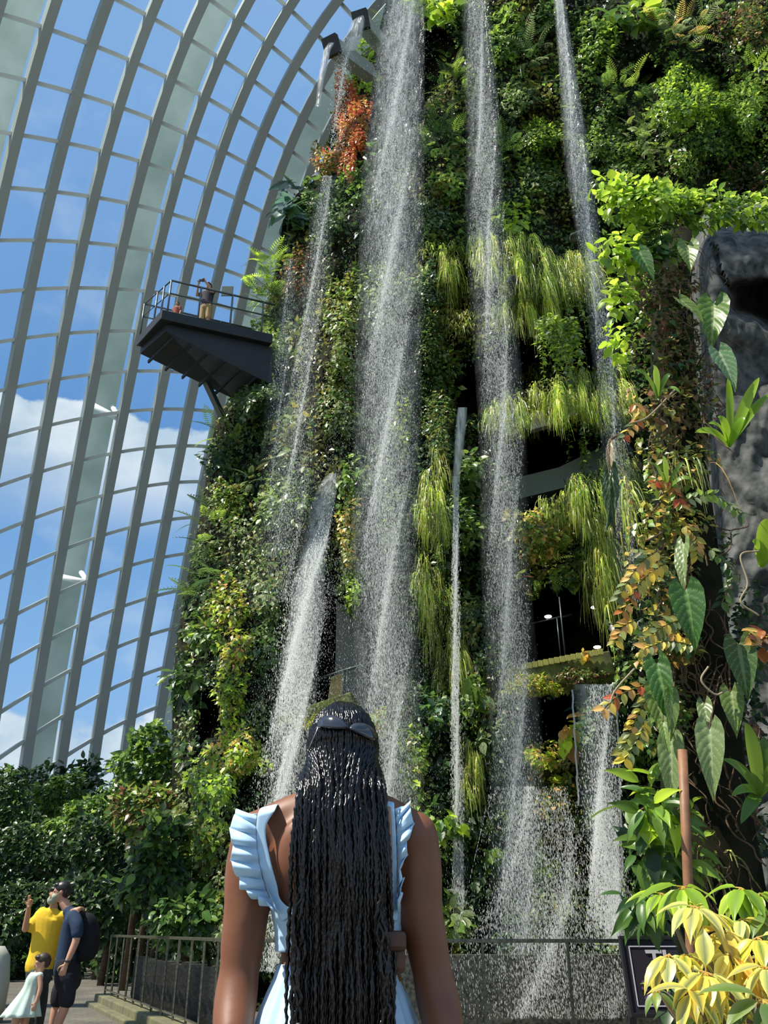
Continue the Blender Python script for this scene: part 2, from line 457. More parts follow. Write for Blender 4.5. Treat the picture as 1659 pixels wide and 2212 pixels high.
VOIDS = [  # polygon, extra depth
    ([(668, 1300), (700, 1240), (735, 1225), (760, 1300), (850, 1330), (860, 1400), (845, 1500), (835, 1560), (668, 1560)], 4.0),
    ([(985, 880), (1000, 790), (1080, 750), (1130, 700), (1180, 690), (1240, 700), (1310, 760), (1300, 800), (1210, 810), (1130, 840), (1060, 880), (1010, 900)], 4.0),
    ([(1095, 960), (1150, 900), (1240, 930), (1330, 960), (1330, 1000), (1260, 1040), (1190, 1090), (1130, 1110), (1100, 1060)], 4.0),
    ([(1120, 1300), (1180, 1270), (1260, 1270), (1320, 1360), (1320, 1410), (1210, 1425), (1110, 1445)], 4.0),
    ([(1120, 1512), (1240, 1500), (1245, 1600), (1200, 1640), (1120, 1600)], 3.0),
    ([(425, 1500), (475, 1480), (480, 1580), (430, 1610)], 1.6),
    ([(910, 70), (960, 60), (990, 110), (950, 180), (905, 240), (900, 120)], 1.6),
    ([(1370, 120), (1430, 150), (1440, 190), (1380, 180)], 1.5),
]
def wallY(px, py):
    px = np.asarray(px, float); py = np.asarray(py, float)
    y = np.interp(py, YR[:, 0], YR[:, 1])
    xs = np.interp(py, SY, SX)
    t = np.clip((px - xs) / 260.0, 0, 1)
    y = y + 3.6 * (1 - t) ** 2.2
    y = y - 0.55 * snoise(px, py * .8, 120) - 0.28 * snoise(px + 500, py, 45)
    y = y - 1.6 * np.clip((px - 1300) / 400, 0, 1)          # swings towards the viewer at the right
    for P, d in VOIDS:
        y = y + d * inpoly(px, py, P)
    return y
gx = []; 
rows = np.arange(-260, 2281, 10.0); NC = 220
VV = []
for py in rows:
    xs = np.interp(py, SY, SX); xx = xs + (2500 - xs) * np.linspace(0, 1, NC)
    p = at_np(xx, np.full(NC, py), wallY(xx, np.full(NC, py)))
    e1 = p[0] + np.array([1.5, 4.5, 0]); e2 = p[0] + np.array([4.0, 10.0, 0])
    VV.append(np.vstack([e2, e1, p]))
VV = np.array(VV); nr, nc = VV.shape[:2]
idx = np.arange(nr * nc).reshape(nr, nc)
FF = np.stack([idx[:-1, :-1], idx[1:, :-1], idx[1:, 1:], idx[:-1, 1:]], -1).reshape(-1, 4)
me = np_mesh('wall_back', VV.reshape(-1, 3), FF, smooth=True)
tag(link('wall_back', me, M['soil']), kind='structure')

# ------------------------------------------------------------------ leaf engine
def tmpl(ts, wid, ey, my, curl=.15, fold=.06, cols=2):
    """leaf template; cols half-columns; returns V (x across, y along, z up), quads, mix (0 midrib .. 1 margin)"""
    V = []; mixv = []; n = len(ts); K = 2 * cols + 1
    for i in range(n):
        for j in range(-cols, cols + 1):
            a = abs(j) / cols
            y = my[i] * (1 - a) + ey[i] * a
            V.append((wid[i] * j / cols, y, -curl * y * y + fold * a * (1 if wid[i] > .02 else 0)))
            mixv.append(a)
    Q = [(i * K + j, i * K + j + 1, (i + 1) * K + j + 1, (i + 1) * K + j) for i in range(n - 1) for j in range(K - 1)]
    return np.array(V, float), np.array(Q), np.array(mixv)
T_SMALL = (np.array([(0, 0, 0), (-.30, .42, .07), (.30, .42, .07), (0, .5, -.02), (0, 1, -.14)], float), np.array([(0, 2, 4, 3), (0, 3, 4, 1)]), np.array([.3, 1, 1, 0, .6]))
T_NARROW = (np.array([(0, 0, 0), (-.13, .45, .03), (.13, .45, .03), (0, .5, -.01), (0, 1, -.2)], float), np.array([(0, 2, 4, 3), (0, 3, 4, 1)]), np.array([.3, 1, 1, 0, .6]))
_t = [0, .12, .3, .5, .7, .88, 1]
T_OVAL = tmpl(_t, [.02, .16, .27, .29, .22, .09, .005], _t, _t, .25, .07, 2)
T_LANCE = tmpl(_t, [.015, .10, .17, .18, .13, .05, .003], _t, _t, .45, .05, 2)
T_HEART = tmpl(_t, [.16, .34, .36, .30, .20, .08, .005], [-.2, -.02, .24, .46, .68, .86, 1], _t, .22, .06, 2)
T_STRAP = tmpl(_t, [.02, .05, .075, .08, .065, .03, .002], _t, _t, .5, .02, 1)
def frond_t(n=11, drop=.45, w=.24):
    V = []; Q = []; mx = []
    def q(a, b, c, d, m=.5):
        k = len(V); V.extend([a, b, c, d]); Q.append((k, k + 1, k + 2, k + 3)); mx.extend([m] * 4)
    for i in range(n):
        y = (i + .6) / (n + .3); z = -drop * y * y; ww = w * math.sin(math.pi * min(1, .25 + y * .78)) ** .8
        dy = .62 / n
        for s in (-1, 1):
            q((0, y, z), (s * ww * .5, y + dy * .9 + ww * .12, z - .01), (s * ww, y + dy * .5 + ww * .35, z - ww * .25), (s * ww * .5, y + ww * .12, z - .01), .3 + .05 * i)
    for i in range(4):
        y0, y1 = i / 4, (i + 1) / 4
        q((-.008, y0, -drop * y0 * y0), (.008, y0, -drop * y0 * y0), (.004, y1, -drop * y1 * y1), (-.004, y1, -drop * y1 * y1), 0)
    return np.array(V, float), np.array(Q), np.array(mx)
T_FROND = frond_t()
def nrm(a):
    return a / np.maximum(np.linalg.norm(a, axis=-1, keepdims=True), 1e-9)
def inst(P, D, U, L, W, T):
    """instances of template T -> V (n*k,3), quads"""
    V, Q, mx = T
    D = nrm(D); X = nrm(np.cross(D, U)); Z = np.cross(X, D)
    n = len(P); k = len(V)
    L = np.broadcast_to(np.asarray(L, float), (n,)); W = np.broadcast_to(np.asarray(W, float), (n,))
    out = P[:, None] + (X[:, None] * (V[None, :, 0:1] * W[:, None, None])) + (D[:, None] * V[None, :, 1:2] + Z[:, None] * V[None, :, 2:3]) * L[:, None, None]
    FQ = (np.arange(n)[:, None, None] * k + Q[None]).reshape(-1, 4)
    return out.reshape(-1, 3), FQ
PAL = {
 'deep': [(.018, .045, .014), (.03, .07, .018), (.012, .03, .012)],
 'dark': [(.03, .085, .02), (.05, .12, .022), (.022, .06, .02)],
 'mid': [(.06, .15, .025), (.09, .19, .03), (.04, .11, .02)],
 'bright': [(.14, .27, .03), (.19, .33, .035), (.09, .2, .025)],
 'lime': [(.27, .47, .02), (.34, .54, .03), (.2, .38, .02)],
 'pale': [(.15, .23, .09), (.2, .28, .13), (.1, .17, .06)],
 'olive': [(.13, .16, .03), (.18, .2, .035), (.08, .11, .025)],
 'yellow': [(.78, .66, .10), (.82, .74, .18), (.66, .55, .06)],
 'gold': [(.42, .38, .07), (.5, .34, .1), (.3, .33, .06)],
 'orange': [(.34, .135, .03), (.36, .09, .03), (.28, .17, .03)],
 'grass': [(.36, .46, .08), (.46, .52, .14), (.26, .35, .07)],
 'red': [(.32, .06, .03), (.35, .06, .03), (.5, .16, .04)],
 'brown': [(.12, .08, .04), (.18, .1, .05), (.07, .06, .03)],
 'blue': [(.05, .13, .09), (.08, .17, .12), (.04, .10, .07)],
}
def palcol(pals, n, jit=.22):
    if isinstance(pals, str): pals = [pals]
    A = np.array([c for p in pals for c in PAL[p]])
    c = A[RNG.integers(0, len(A), n)] * np.array([1.38, 1.18, 1.2])
    return np.clip(c * (1 + RNG.normal(0, jit, (n, 1))) , .003, .95)
def leafmesh(name, parts, colfun=None):
    """parts: list of (V,Q,colors-per-vertex) -> mesh"""
    Vs = []; Qs = []; Cs = []; b = 0
    for V, Q, c in parts:
        Vs.append(V); Qs.append(Q + b); Cs.append(c); b += len(V)
    return np_mesh(name, np.vstack(Vs), np.vstack(Qs), np.vstack(Cs))
def lay(P, D, U, L, W, T, col, margin=None):
    V, Q = inst(P, D, U, L, W, T)
    k = len(T[0]); c = np.repeat(col, k, 0)
    if margin is not None:
        mx = np.tile(T[2], len(P))[:, None]
        mm = np.repeat(margin, k, 0); s = np.clip((mx - .25) / .5, 0, 1)
        c = c * (1 - s) + mm * s
    return V, Q, c
def strands(P, O, L, Wd, col, droop=1.0, seg=5, jitter=.1):
    """blades that leave along O and fall: P (n,3), O (n,3) outward, L length"""
    n = len(P); s = np.linspace(0, 1, seg + 1)[None, :, None]
    L_ = L[:, None, None]
    path = P[:, None] + O[:, None] * (s * (1 - .45 * s)) * L_ + np.array([0, 0, -1.0]) * (s ** 1.7) * L_ * droop
    path = path + RNG.normal(0, 1, (n, 1, 3)) * np.array([1, 1, 0]) * s * L_ * jitter
    side = nrm(np.stack([RNG.normal(1, .3, n), RNG.normal(0, .5, n), np.zeros(n)], -1))[:, None]
    w_ = Wd[:, None, None] * (1 - .8 * s)
    V = np.stack([path - side * w_, path + side * w_], 2).reshape(n, -1, 3)
    k = 2 * (seg + 1)
    q = np.array([(2 * i, 2 * i + 1, 2 * i + 3, 2 * i + 2) for i in range(seg)])
    Q = (np.arange(n)[:, None, None] * k + q[None]).reshape(-1, 4)
    return V.reshape(-1, 3), Q, np.repeat(col, k, 0), path
VD = nrm(np.array([[0, -.9, .42]]))
def outdir(n, sp=.55):
    return nrm(np.array([[-.12, -1, .25]]) + RNG.normal(0, sp, (n, 3)))
def clump_points(cx, cy, rx, ry, n, bulge, Yfun=None, Y0=None):
    r = np.sqrt(RNG.uniform(0, 1, n)) ; a = RNG.uniform(0, 2 * math.pi, n)
    wob = 1 + .22 * np.sin(a * 3 + cx) + .15 * np.sin(a * 7 + cy)
    px = cx + rx * r * wob * np.cos(a); py = cy + ry * r * wob * np.sin(a)
    h = bulge * np.sqrt(np.clip(1 - r * r, 0, 1))
    if Yfun is not None:
        base = Yfun(np.full(1, cx), np.full(1, cy))[0]
        Yw = Yfun(px, py)
        y = np.minimum(Yw, base + .8) - h - .05
    else:
        y = Y0 - h
    y = y + RNG.uniform(-.08, .22, n) * (1 if Y0 is None else .5)
    nrmv = np.stack([np.cos(a) * r, -np.sqrt(np.clip(1 - r * r, 0, 1)) - .25, -np.sin(a) * r], -1)
    return at_np(px, py, y), nrm(nrmv), px, py
def clump(cx, cy, rx, ry, kind, pal, bulge=.8, dens=1.0, size=1.0, Yfun=None, Y0=None, extra=None):
    """returns list of leaf parts for a plant clump centred at pixel (cx,cy) on the wall"""
    Yc = Y0 if Y0 is not None else float(Yfun(np.array([cx]), np.array([cy]))[0])
    sc = scale_at(cy, Yc); area = math.pi * rx * ry / sc ** 2      # m2
    def C_(n): return clump_points(cx, cy, rx, ry, n, bulge, Yfun, Y0)
    down = np.array([[0, 0, -1.0]])
    if kind in 'smbl':
        L = {'s': .15, 'm': .26, 'b': .55, 'l': .3}[kind] * size
        T = {'s': T_SMALL, 'm': T_OVAL, 'b': T_HEART, 'l': T_LANCE}[kind]
        n = int(area / (L * L * .3) * {'s': 2.3, 'm': 2.0, 'b': 1.5, 'l': 2.6}[kind] * dens) + 6
        P, Nn, px, py = C_(n)
        D = nrm(Nn * .7 + down * .55 + RNG.normal(0, .55, (n, 3)))
        U = nrm(Nn * .8 + np.array([[-.15, -.3, .8]]) + RNG.normal(0, .35, (n, 3)))
        Ls = L * RNG.uniform(.6, 1.35, n)
        return [lay(P, D, U, Ls, Ls * 1.1, T, palcol(pal, n))]
    if kind in 'hg': pal = list(pal) + ['grass', 'grass', 'olive']
    if kind == 'h':
        n = int(area * 420 * dens / size)
        P, Nn, px, py = C_(n)
        O = nrm(Nn * [.8, 1, .3] + [[0, -.3, .25]] + RNG.normal(0, .25, (n, 3)))
        tuft = snoise(px * 1.0 + 50, py * .35, 11); L = RNG.uniform(.3, .75, n) * size * np.clip(1 + .5 * tuft, .35, 1.8)
        P = P + np.stack([0 * tuft, -.18 * np.clip(tuft, -1, 1.2), 0 * tuft], -1)
        V, Q, c, _ = strands(P, O * .5, L, RNG.uniform(.006, .014, n) * size ** .5, palcol(pal, n) * np.clip(1 + .35 * tuft, .45, 1.6)[:, None], 1.0)
        return [(V, Q, c)]
    if kind == 'g':
        n = int(area * 190 * dens / size)
        P, Nn, px, py = C_(n)
        O = nrm(Nn + [[0, -.2, .9]] + RNG.normal(0, .45, (n, 3)))
        L = RNG.uniform(.3, .75, n) * size
        V, Q, c, _ = strands(P, O * 1.0, L, RNG.uniform(.01, .02, n) * size ** .5, palcol(pal, n), .8)
        return [(V, Q, c)]
    if kind == 'f':
        L = .75 * size
        n = int(area / (L * L * .35) * 2.2 * dens) + 7
        P, Nn, px, py = C_(n)
        D = nrm(Nn * .9 + [[0, -.1, .15]] + RNG.normal(0, .5, (n, 3)))
        U = nrm(Nn * .3 + [[0, -.2, 1]] + RNG.normal(0, .25, (n, 3)))
        Ls = L * RNG.uniform(.55, 1.2, n)
        return [lay(P, D, U, Ls, Ls, T_FROND, palcol(pal, n))]
    if kind == 't':
        n = int(area * 7 * dens) + 4
        P, Nn, px, py = C_(n)
        O = nrm(Nn + RNG.normal(0, .25, (n, 3)))
        L = RNG.uniform(.8, 2.0, n) * size
        V, Q, c, path = strands(P, O * .25, L, np.full(n, .008), palcol('olive', n), 1.0, seg=8, jitter=.06)
        K = 26; s = np.linspace(.05, 1, K); pi = s * 8; i0 = np.minimum(pi.astype(int), 7); fr = (pi - i0)[None, :, None]
        pp = (path[:, i0] * (1 - fr) + path[:, i0 + 1] * fr).reshape(-1, 3); m = len(pp)
        D = nrm(RNG.normal(0, 1, (m, 3)) * [1, .8, .4] + [[0, -.3, -.5]]); U = nrm(RNG.normal(0, .4, (m, 3)) + [[-.2, -.6, .7]])
        l = .13 * size ** .5 * RNG.uniform(.7, 1.3, m)
        return [(V, Q, c), lay(pp, D, U, l, l, T_SMALL, palcol(pal, m))]
def mk(name, parts, label=None, cat=None, group=None, kind=None, parent=None, m='leaf'):
    me = leafmesh(name, parts)
    return tag(link(name, me, M[m], parent), label, cat, group, kind)

# ------------------------------------------------------------------ ground cover of the mountain (nobody could count it): one object per stretch of wall
def cover(xa, xb, ya, yb, dens, label, pals):
    area = (xb - xa) * (yb - ya)
    n = int(area / (38.0 if ya < 1000 and yb < 1100 else 27.0) * dens)
    px = RNG.uniform(xa, xb, n); py = RNG.uniform(ya, yb, n)
    xs = np.interp(py, SY, SX)
    ok = px > xs + RNG.normal(4, 7, n)
    for P, d in VOIDS: ok &= ~inpoly(px + RNG.normal(0, 5, n), py + RNG.normal(0, 5, n), P)
    px = px[ok]; py = py[ok]; n = len(px)
    Y = wallY(px, py)
    f = snoise(px * 1.1 + 900, py, 60)
    Y = Y - np.clip(f, -.3, 1) * .3 - RNG.uniform(.02, .38, n)
    P = at_np(px, py, Y)
    D = nrm(RNG.normal(0, .6, (n, 3)) + [[0, -.5, -.65]]); U = nrm(RNG.normal(0, .38, (n, 3)) + [[-.2, -.65, .75]])
    sel = snoise(px + 333, py + 77, 90) + RNG.normal(0, .5, n)
    col = np.empty((n, 3)); edges = np.linspace(-.75, .85, len(pals) + 1)
    ki = np.clip(np.searchsorted(edges, sel) - 1, 0, len(pals) - 1)
    for i, p in enumerate(pals):
        mm = ki == i; col[mm] = palcol(p, int(mm.sum()))
    L = RNG.uniform(.10, .24, n) * np.where(snoise(px, py + 4000, 70) > .55, 1.5, .9) * np.interp(py, [0, 900, 1500, 2000], [1.1, .95, .75, .62])
    return mk('ground_cover', [lay(P, D, U, L, L, T_SMALL, col)], label, 'plants', kind='stuff')
cover(360, 640, 330, 2120, 1.0, 'dark leafy cover of small creepers on the left flank of the planted mountain', ['deep', 'dark', 'dark', 'mid', 'olive', 'pale'])
cover(640, 905, -140, 2150, .8, 'small leaved green cover on the wall behind the widest waterfall', ['deep', 'dark', 'dark', 'mid', 'olive'])
cover(905, 1330, -140, 2150, 1.1, 'mixed green leafy cover on the middle and right of the planted wall', ['deep', 'dark', 'mid', 'mid', 'bright', 'olive'])
cover(1790, 2450, -140, 2150, .45, 'leafy cover on the stretch of planted wall beyond the right frame edge', ['deep', 'dark', 'mid'])
cover(1330, 1790, -140, 2150, .8, 'green leafy cover high on the right side of the planted wall', ['deep', 'dark', 'mid', 'mid', 'bright'])

# ------------------------------------------------------------------ individual plants on the wall
WP = [
# x, y, rx, ry, kind, palette, bulge, dens, size, name, label
(628, 440, 26, 55, 'b', ['blue', 'dark'], .9, 1.6, 1.0, 'elephant_ear', 'dark broad-leaved plant hanging on the left skyline of the mountain below the orange creeper'),
(690, 400, 30, 35, 'b', ['mid', 'dark'], .6, 1.2, .7, 'elephant_ear', 'broad-leaved green plant just under the foot of the orange creeper'),
(756, 268, 37, 108, 's', ['orange', 'red', 'orange', 'gold'], 1.0, 1.8, .8, 'orange_creeper', 'orange and red creeper trailing down the top left edge of the mountain'),
(785, 150, 28, 55, 'm', ['bright', 'lime'], .7, 1.2, .8, 'shrub', 'yellow-green shrub on the top left edge above the orange creeper'),
(815, 85, 22, 35, 'f', ['bright', 'lime'], .5, 1.2, .8, 'fern', 'bright fern beside the two overflow chutes at the top'),
(700, 350, 28, 40, 's', ['orange', 'gold', 'olive'], .6, 1.2, .8, 'creeper', 'small orange brown creeper below the large orange one'),
(760, 400, 36, 40, 'm', ['bright', 'mid'], .6, 1, .7, 'shrub', 'green shrub between the orange creeper and the widest waterfall'),
(700, 470, 46, 60, 's', ['dark', 'mid', 'pale'], .8, 1.2, 1, 'shrub', 'dark speckled shrub on the left skyline above the platform'),
(592, 578, 30, 26, 'f', ['lime', 'bright'], .7, 2.6, 1.1, 'palm', 'bright green fan of palm fronds above the platform railing, upper of two'),
(566, 634, 32, 24, 'f', ['lime', 'mid'], .7, 2.6, 1.1, 'palm', 'spiky palm fronds above the platform railing, lower of two'),
(600, 655, 36, 34, 'f', ['dark', 'olive'], .7, 1.2, .9, 'fern', 'dark drooping fern tucked behind the platform railing'),
(640, 590, 34, 60, 's', ['brown', 'orange', 'olive', 'dark'], .6, 1.1, .8, 'creeper', 'reddish brown creeper right of the palm fronds'),
(572, 740, 40, 52, 's', ['pale', 'mid', 'bright'], 2.2, 2.0, .9, 'creeper', 'pale leaved creeper spilling over the root of the platform'),
(548, 836, 48, 62, 's', ['pale', 'dark', 'dark'], 2.4, 2.2, .9, 'creeper', 'pale speckled creeper below the root of the platform'),
(745, 690, 42, 110, 's', ['pale', 'bright', 'olive'], 1.0, 1.5, 1, 'shrub', 'tall pale green shrub left of the widest waterfall at platform height'),
(735, 860, 40, 90, 's', ['pale', 'olive', 'mid'], .9, 1.4, .9, 'shrub', 'pale speckled shrub left of the widest waterfall below platform height'),
(485, 930, 34, 26, 'f', ['bright', 'mid'], .8, 1.1, 1.0, 'fern', 'light green fern jutting from the skyline below the platform strut'),
(470, 985, 34, 40, 's', ['deep', 'dark'], .8, 1.3, 1.1, 'shrub', 'dark shrub on the skyline under the light green fern'),
(545, 1035, 30, 36, 'f', ['pale', 'olive'], .8, 1.2, .8, 'fern', 'pale drooping fern in the middle of the left flank'),
(610, 1090, 56, 60, 's', ['pale', 'mid', 'bright'], .9, 1.3, 1.1, 'shrub', 'pale green leafy shrub left of the curved sheet of water'),
(455, 1150, 38, 60, 'f', ['mid', 'bright', 'dark'], .9, 1.3, 1.2, 'fern', 'feathery green fern on the left skyline, upper of two large ones'),
(440, 1250, 40, 50, 'f', ['dark', 'mid'], .9, 1.3, 1.2, 'fern', 'feathery dark fern on the left skyline, lower of two large ones'),
(500, 1080, 36, 60, 's', ['mid', 'bright', 'olive'], .7, 1.2, .9, 'creeper', 'olive green creeper between the skyline fern and the pale fern'),
(490, 1300, 44, 54, 's', ['gold', 'bright', 'olive', 'lime'], .9, 1.4, .9, 'creeper', 'yellow-green creeper with brownish tips in the middle of the left flank'),
(440, 1370, 40, 44, 'm', ['mid', 'bright', 'dark'], .8, 1.3, .8, 'shrub', 'green shrub on the left skyline with one large light leaf beside it'),
(505, 1400, 36, 54, 's', ['lime', 'olive', 'gold'], .8, 1.3, .9, 'creeper', 'golden green creeper in a column low on the left flank'),
(575, 1250, 46, 80, 's', ['pale', 'mid', 'olive'], .8, 1.3, .9, 'creeper', 'pale small leaved creeper just left of the foaming fall'),
(570, 1400, 40, 70, 's', ['mid', 'pale', 'dark'], .7, 1.2, 1, 'creeper', 'grey-green creeper left of the foaming fall, above head height of the woman'),
(400, 1480, 34, 60, 'm', ['dark', 'deep', 'mid'], .9, 1.3, 1, 'shrub', 'dark shrub on the lowest part of the left skyline'),
(500, 1500, 34, 70, 's', ['bright', 'olive', 'lime'], .8, 1.4, .8, 'creeper', 'yellow-green creeper column beside the dark hollow of the left flank'),
(515, 1625, 66, 54, 's', ['lime', 'bright', 'gold'], 1.2, 1.6, .8, 'creeper', 'bright yellow-green creeper mound left of the head of the woman'),
(455, 1700, 50, 60, 's', ['bright', 'lime', 'mid'], 1.0, 1.4, .85, 'creeper', 'yellow-green creeper slope going down to the left of the bright mound'),
(575, 1560, 46, 60, 's', ['mid', 'pale', 'dark'], .8, 1.2, .9, 'creeper', 'green creeper behind the spray left of the head of the woman'),
(430, 1820, 50, 70, 's', ['bright', 'olive', 'mid'], .9, 1.4, .9, 'creeper', 'olive green creeper left of the ruffled shoulder of the woman'),
(440, 1960, 60, 60, 's', ['mid', 'bright', 'olive'], .9, 1.4, .9, 'creeper', 'green creeper hanging down to the railing left of the woman'),
(380, 1760, 36, 50, 'f', ['olive', 'mid'], .8, 1.2, .9, 'fern', 'olive fern at the foot of the left flank behind the shrubs'),
(760, 1035, 30, 44, 'm', ['mid', 'bright'], .7, 1.2, .8, 'shrub', 'broad leaved green plant at the lip where the curved sheet starts'),
(752, 1150, 26, 80, 's', ['bright', 'olive', 'gold'], .8, 1.5, .8, 'creeper', 'yellow-green creeper edging the dark hollow behind the foaming fall'),
(758, 1270, 28, 50, 's', ['lime', 'bright'], .7, 1.4, .8, 'creeper', 'bright creeper end hanging over the concrete pillar'),
(850, 1100, 60, 90, 's', ['mid', 'pale', 'bright'], .7, 1.2, 1, 'creeper', 'green creeper seen through the widest waterfall'),
(870, 900, 30, 80, 's', ['bright', 'lime', 'olive'], .7, 1.2, 1, 'creeper', 'yellow-green creeper at the right edge of the widest waterfall'),
(825, 640, 60, 70, 's', ['bright', 'mid', 'pale'], .8, 1.2, 1, 'creeper', 'leafy bulge behind the widest waterfall at platform height'),
(930, 760, 44, 110, 's', ['dark', 'mid', 'olive'], 1.1, 1.6, .8, 'shrub', 'dense dark small leaved shrub between the widest and second waterfalls'),
(940, 900, 40, 90, 's', ['dark', 'olive', 'mid'], 1.0, 1.6, .75, 'shrub', 'dense speckled shrub left of the thin ribbon of water'),
(930, 615, 34, 50, 's', ['blue', 'mid', 'pale'], .9, 1.4, 1, 'shrub', 'bluish green shrub above the dense dark one'),
(975, 590, 24, 60, 'h', ['bright', 'lime'], .8, 1.2, 1, 'trailing_grass', 'pale yellow-green grass trailing left of the second waterfall'),
(960, 540, 44, 26, 'g', ['bright', 'lime'], .7, 1.2, 1, 'grass_tuft', 'bright grass tuft above the bluish green shrub'),
(935, 460, 44, 50, 's', ['blue', 'dark', 'pale'], .7, 1.3, 1, 'shrub', 'dark glossy shrub between the widest and second waterfalls, below the ferns'),
(965, 400, 34, 34, 'm', ['bright', 'mid'], .7, 1.2, .8, 'shrub', 'light green shrub at the left edge of the second waterfall'),
(955, 300, 50, 60, 'f', ['mid', 'dark', 'bright'], .9, 1.5, .9, 'fern', 'mid green fern bank between the top parts of the first two waterfalls, lower half'),
(980, 185, 34, 60, 'f', ['bright', 'mid'], .8, 1.4, .8, 'fern', 'brighter fern bank left of the second waterfall near its top'),
(940, 20, 60, 30, 'b', ['lime', 'bright'], .9, 1.4, .8, 'leafy_shrub', 'bright broad leaved shrub at the top between the first two waterfalls'),
(925, 100, 26, 24, 's', ['deep', 'dark'], .5, 1.2, 1, 'creeper', 'dark creeper under the bright broad leaved shrub at the top'),
(1100, 80, 50, 60, 'm', ['bright', 'mid'], .8, 1.3, .7, 'shrub', 'yellow-green shrub right of the second waterfall near its top'),
(1150, 110, 34, 44, 'f', ['dark', 'pale'], .9, 1.3, 1.1, 'tree_fern', 'dark crowned tree fern left of the third waterfall'),
(1120, 215, 44, 34, 's', ['pale', 'pale', 'mid'], .8, 1.2, 1.1, 'shrub', 'pale leaved shrub with whitish tips between the second and third waterfalls'),
(1180, 40, 40, 34, 'm', ['dark', 'mid'], .7, 1.2, .8, 'shrub', 'dark green shrub at the top left of the third waterfall'),
(1170, 290, 46, 34, 's', ['bright', 'lime', 'mid'], .9, 1.3, .9, 'shrub', 'bright shrub left of the middle of the third waterfall'),
(1090, 320, 50, 46, 'f', ['dark', 'mid'], .7, 1.3, .9, 'fern', 'dark fern bank right of the second waterfall'),
(1170, 390, 50, 50, 's', ['dark', 'mid', 'pale'], .7, 1.2, 1, 'shrub', 'dark shrub with pale twigs between second and third waterfalls'),
(1110, 470, 40, 36, 'm', ['lime', 'bright'], .8, 1.3, .8, 'shrub', 'vivid yellow-green shrub above the grass ledge'),
(1078, 552, 66, 60, 'h', ['lime', 'bright'], 1.3, 1.3, .8, 'trailing_grass', 'bright grass curtain on the left end of the upper ledge'),
(1170, 592, 84, 58, 'h', ['bright', 'mid', 'lime'], 1.5, 1.3, 1, 'trailing_grass', 'bright grass curtain in the middle of the upper ledge'),
(1262, 590, 60, 66, 'h', ['bright', 'mid', 'olive'], 1.5, 1.3, .9, 'trailing_grass', 'green grass curtain on the right end of the upper ledge'),
(1155, 670, 72, 54, 'h', ['lime', 'bright', 'olive'], 1.2, 1.3, 1, 'trailing_grass', 'lit grass curtain hanging under the upper ledge'),
(1225, 640, 34, 40, 't', ['bright', 'pale'], 1.1, 1.6, 1.0, 'trailing_vine', 'leafy vine strands dangling from the upper ledge over the dark recess'),
(1000, 690, 50, 34, 'g', ['bright', 'olive', 'pale'], .9, 1.2, .8, 'grass_tuft', 'grass tuft left of the second waterfall at platform height'),
(1275, 852, 104, 60, 'h', ['lime', 'bright'], 1.6, 1.5, .8, 'trailing_grass', 'bright grass curtain on the middle ledge, right half'),
(1175, 810, 50, 26, 'g', ['mid', 'dark', 'bright'], 1.4, 1.3, .9, 'grass_tuft', 'dark spiky leaves along the top edge of the middle ledge'),
(1105, 888, 60, 48, 'h', ['lime', 'bright'], 1.2, 1.3, .8, 'trailing_grass', 'bright grass curtain on the middle ledge, left end'),
(1215, 868, 56, 34, 'h', ['bright', 'lime'], 1.4, 1.3, .8, 'trailing_grass', 'grass curtain in the centre of the middle ledge'),
(1255, 920, 20, 40, 't', ['bright', 'mid'], 1.4, 1.6, 1.1, 'trailing_vine', 'leafy vine column crossing the lower dark opening'),
(1262, 1090, 84, 62, 'h', ['lime', 'bright', 'mid'], 1.5, 1.4, .8, 'trailing_grass', 'bright grass curtain right of the grey beam opening'),
(1165, 1150, 70, 50, 's', ['olive', 'gold', 'bright'], 1.4, 1.5, .9, 'fern_clump', 'yellow-green fern clump on the ledge below the grey beam'),
(1175, 1220, 60, 50, 'f', ['olive', 'bright', 'brown'], 1.2, 1.4, .6, 'fern', 'drooping olive fern under the ledge above the lamps'),
(1306, 1210, 48, 120, 'h', ['mid', 'bright'], 1.2, 1.5, 1.1, 'trailing_grass', 'long green grass curtain right of the lamps'),
(1340, 1050, 44, 90, 'h', ['bright', 'olive', 'pale'], 1.0, 1.4, 1, 'trailing_grass', 'pale grass curtain along the right edge of the dark openings'),
(1020, 1010, 30, 36, 'm', ['mid', 'bright', 'pale'], .8, 1.3, .9, 'shrub', 'broad leaved plant right of the thin ribbon of water'),
(1000, 1140, 44, 60, 's', ['mid', 'bright', 'pale'], .8, 1.3, 1, 'creeper', 'green creeper around the broken end of the thin ribbon of water'),
(935, 1080, 34, 100, 'h', ['bright', 'lime', 'olive'], .9, 1.4, .8, 'trailing_moss', 'yellow-green moss curtain between the widest waterfall and the ribbon, upper'),
(925, 1290, 40, 100, 'h', ['bright', 'lime', 'olive'], .8, 1.4, .8, 'trailing_moss', 'yellow-green moss curtain between the widest waterfall and the ribbon, lower'),
(1020, 1330, 34, 60, 's', ['dark', 'pale', 'olive'], .9, 1.5, .8, 'shrub', 'dense dark speckled shrub right of the trickle'),
(970, 1400, 40, 80, 'h', ['olive', 'bright'], .7, 1.3, .7, 'trailing_moss', 'olive moss around the trickle below the ribbon'),
(1030, 1510, 34, 40, 'b', ['pale', 'mid', 'bright'], .5, 1.0, .5, 'heart_leaf_plant', 'heart leaved plant right of the trickle at the height of the mossy planter'),
(925, 1540, 40, 80, 'm', ['dark', 'mid', 'blue'], .6, 1.3, .7, 'shrub', 'dark leafy shrub left of the trickle'),
(890, 1640, 34, 90, 's', ['olive', 'bright', 'lime'], .6, 1.3, .9, 'creeper', 'olive creeper right of the head of the woman'),
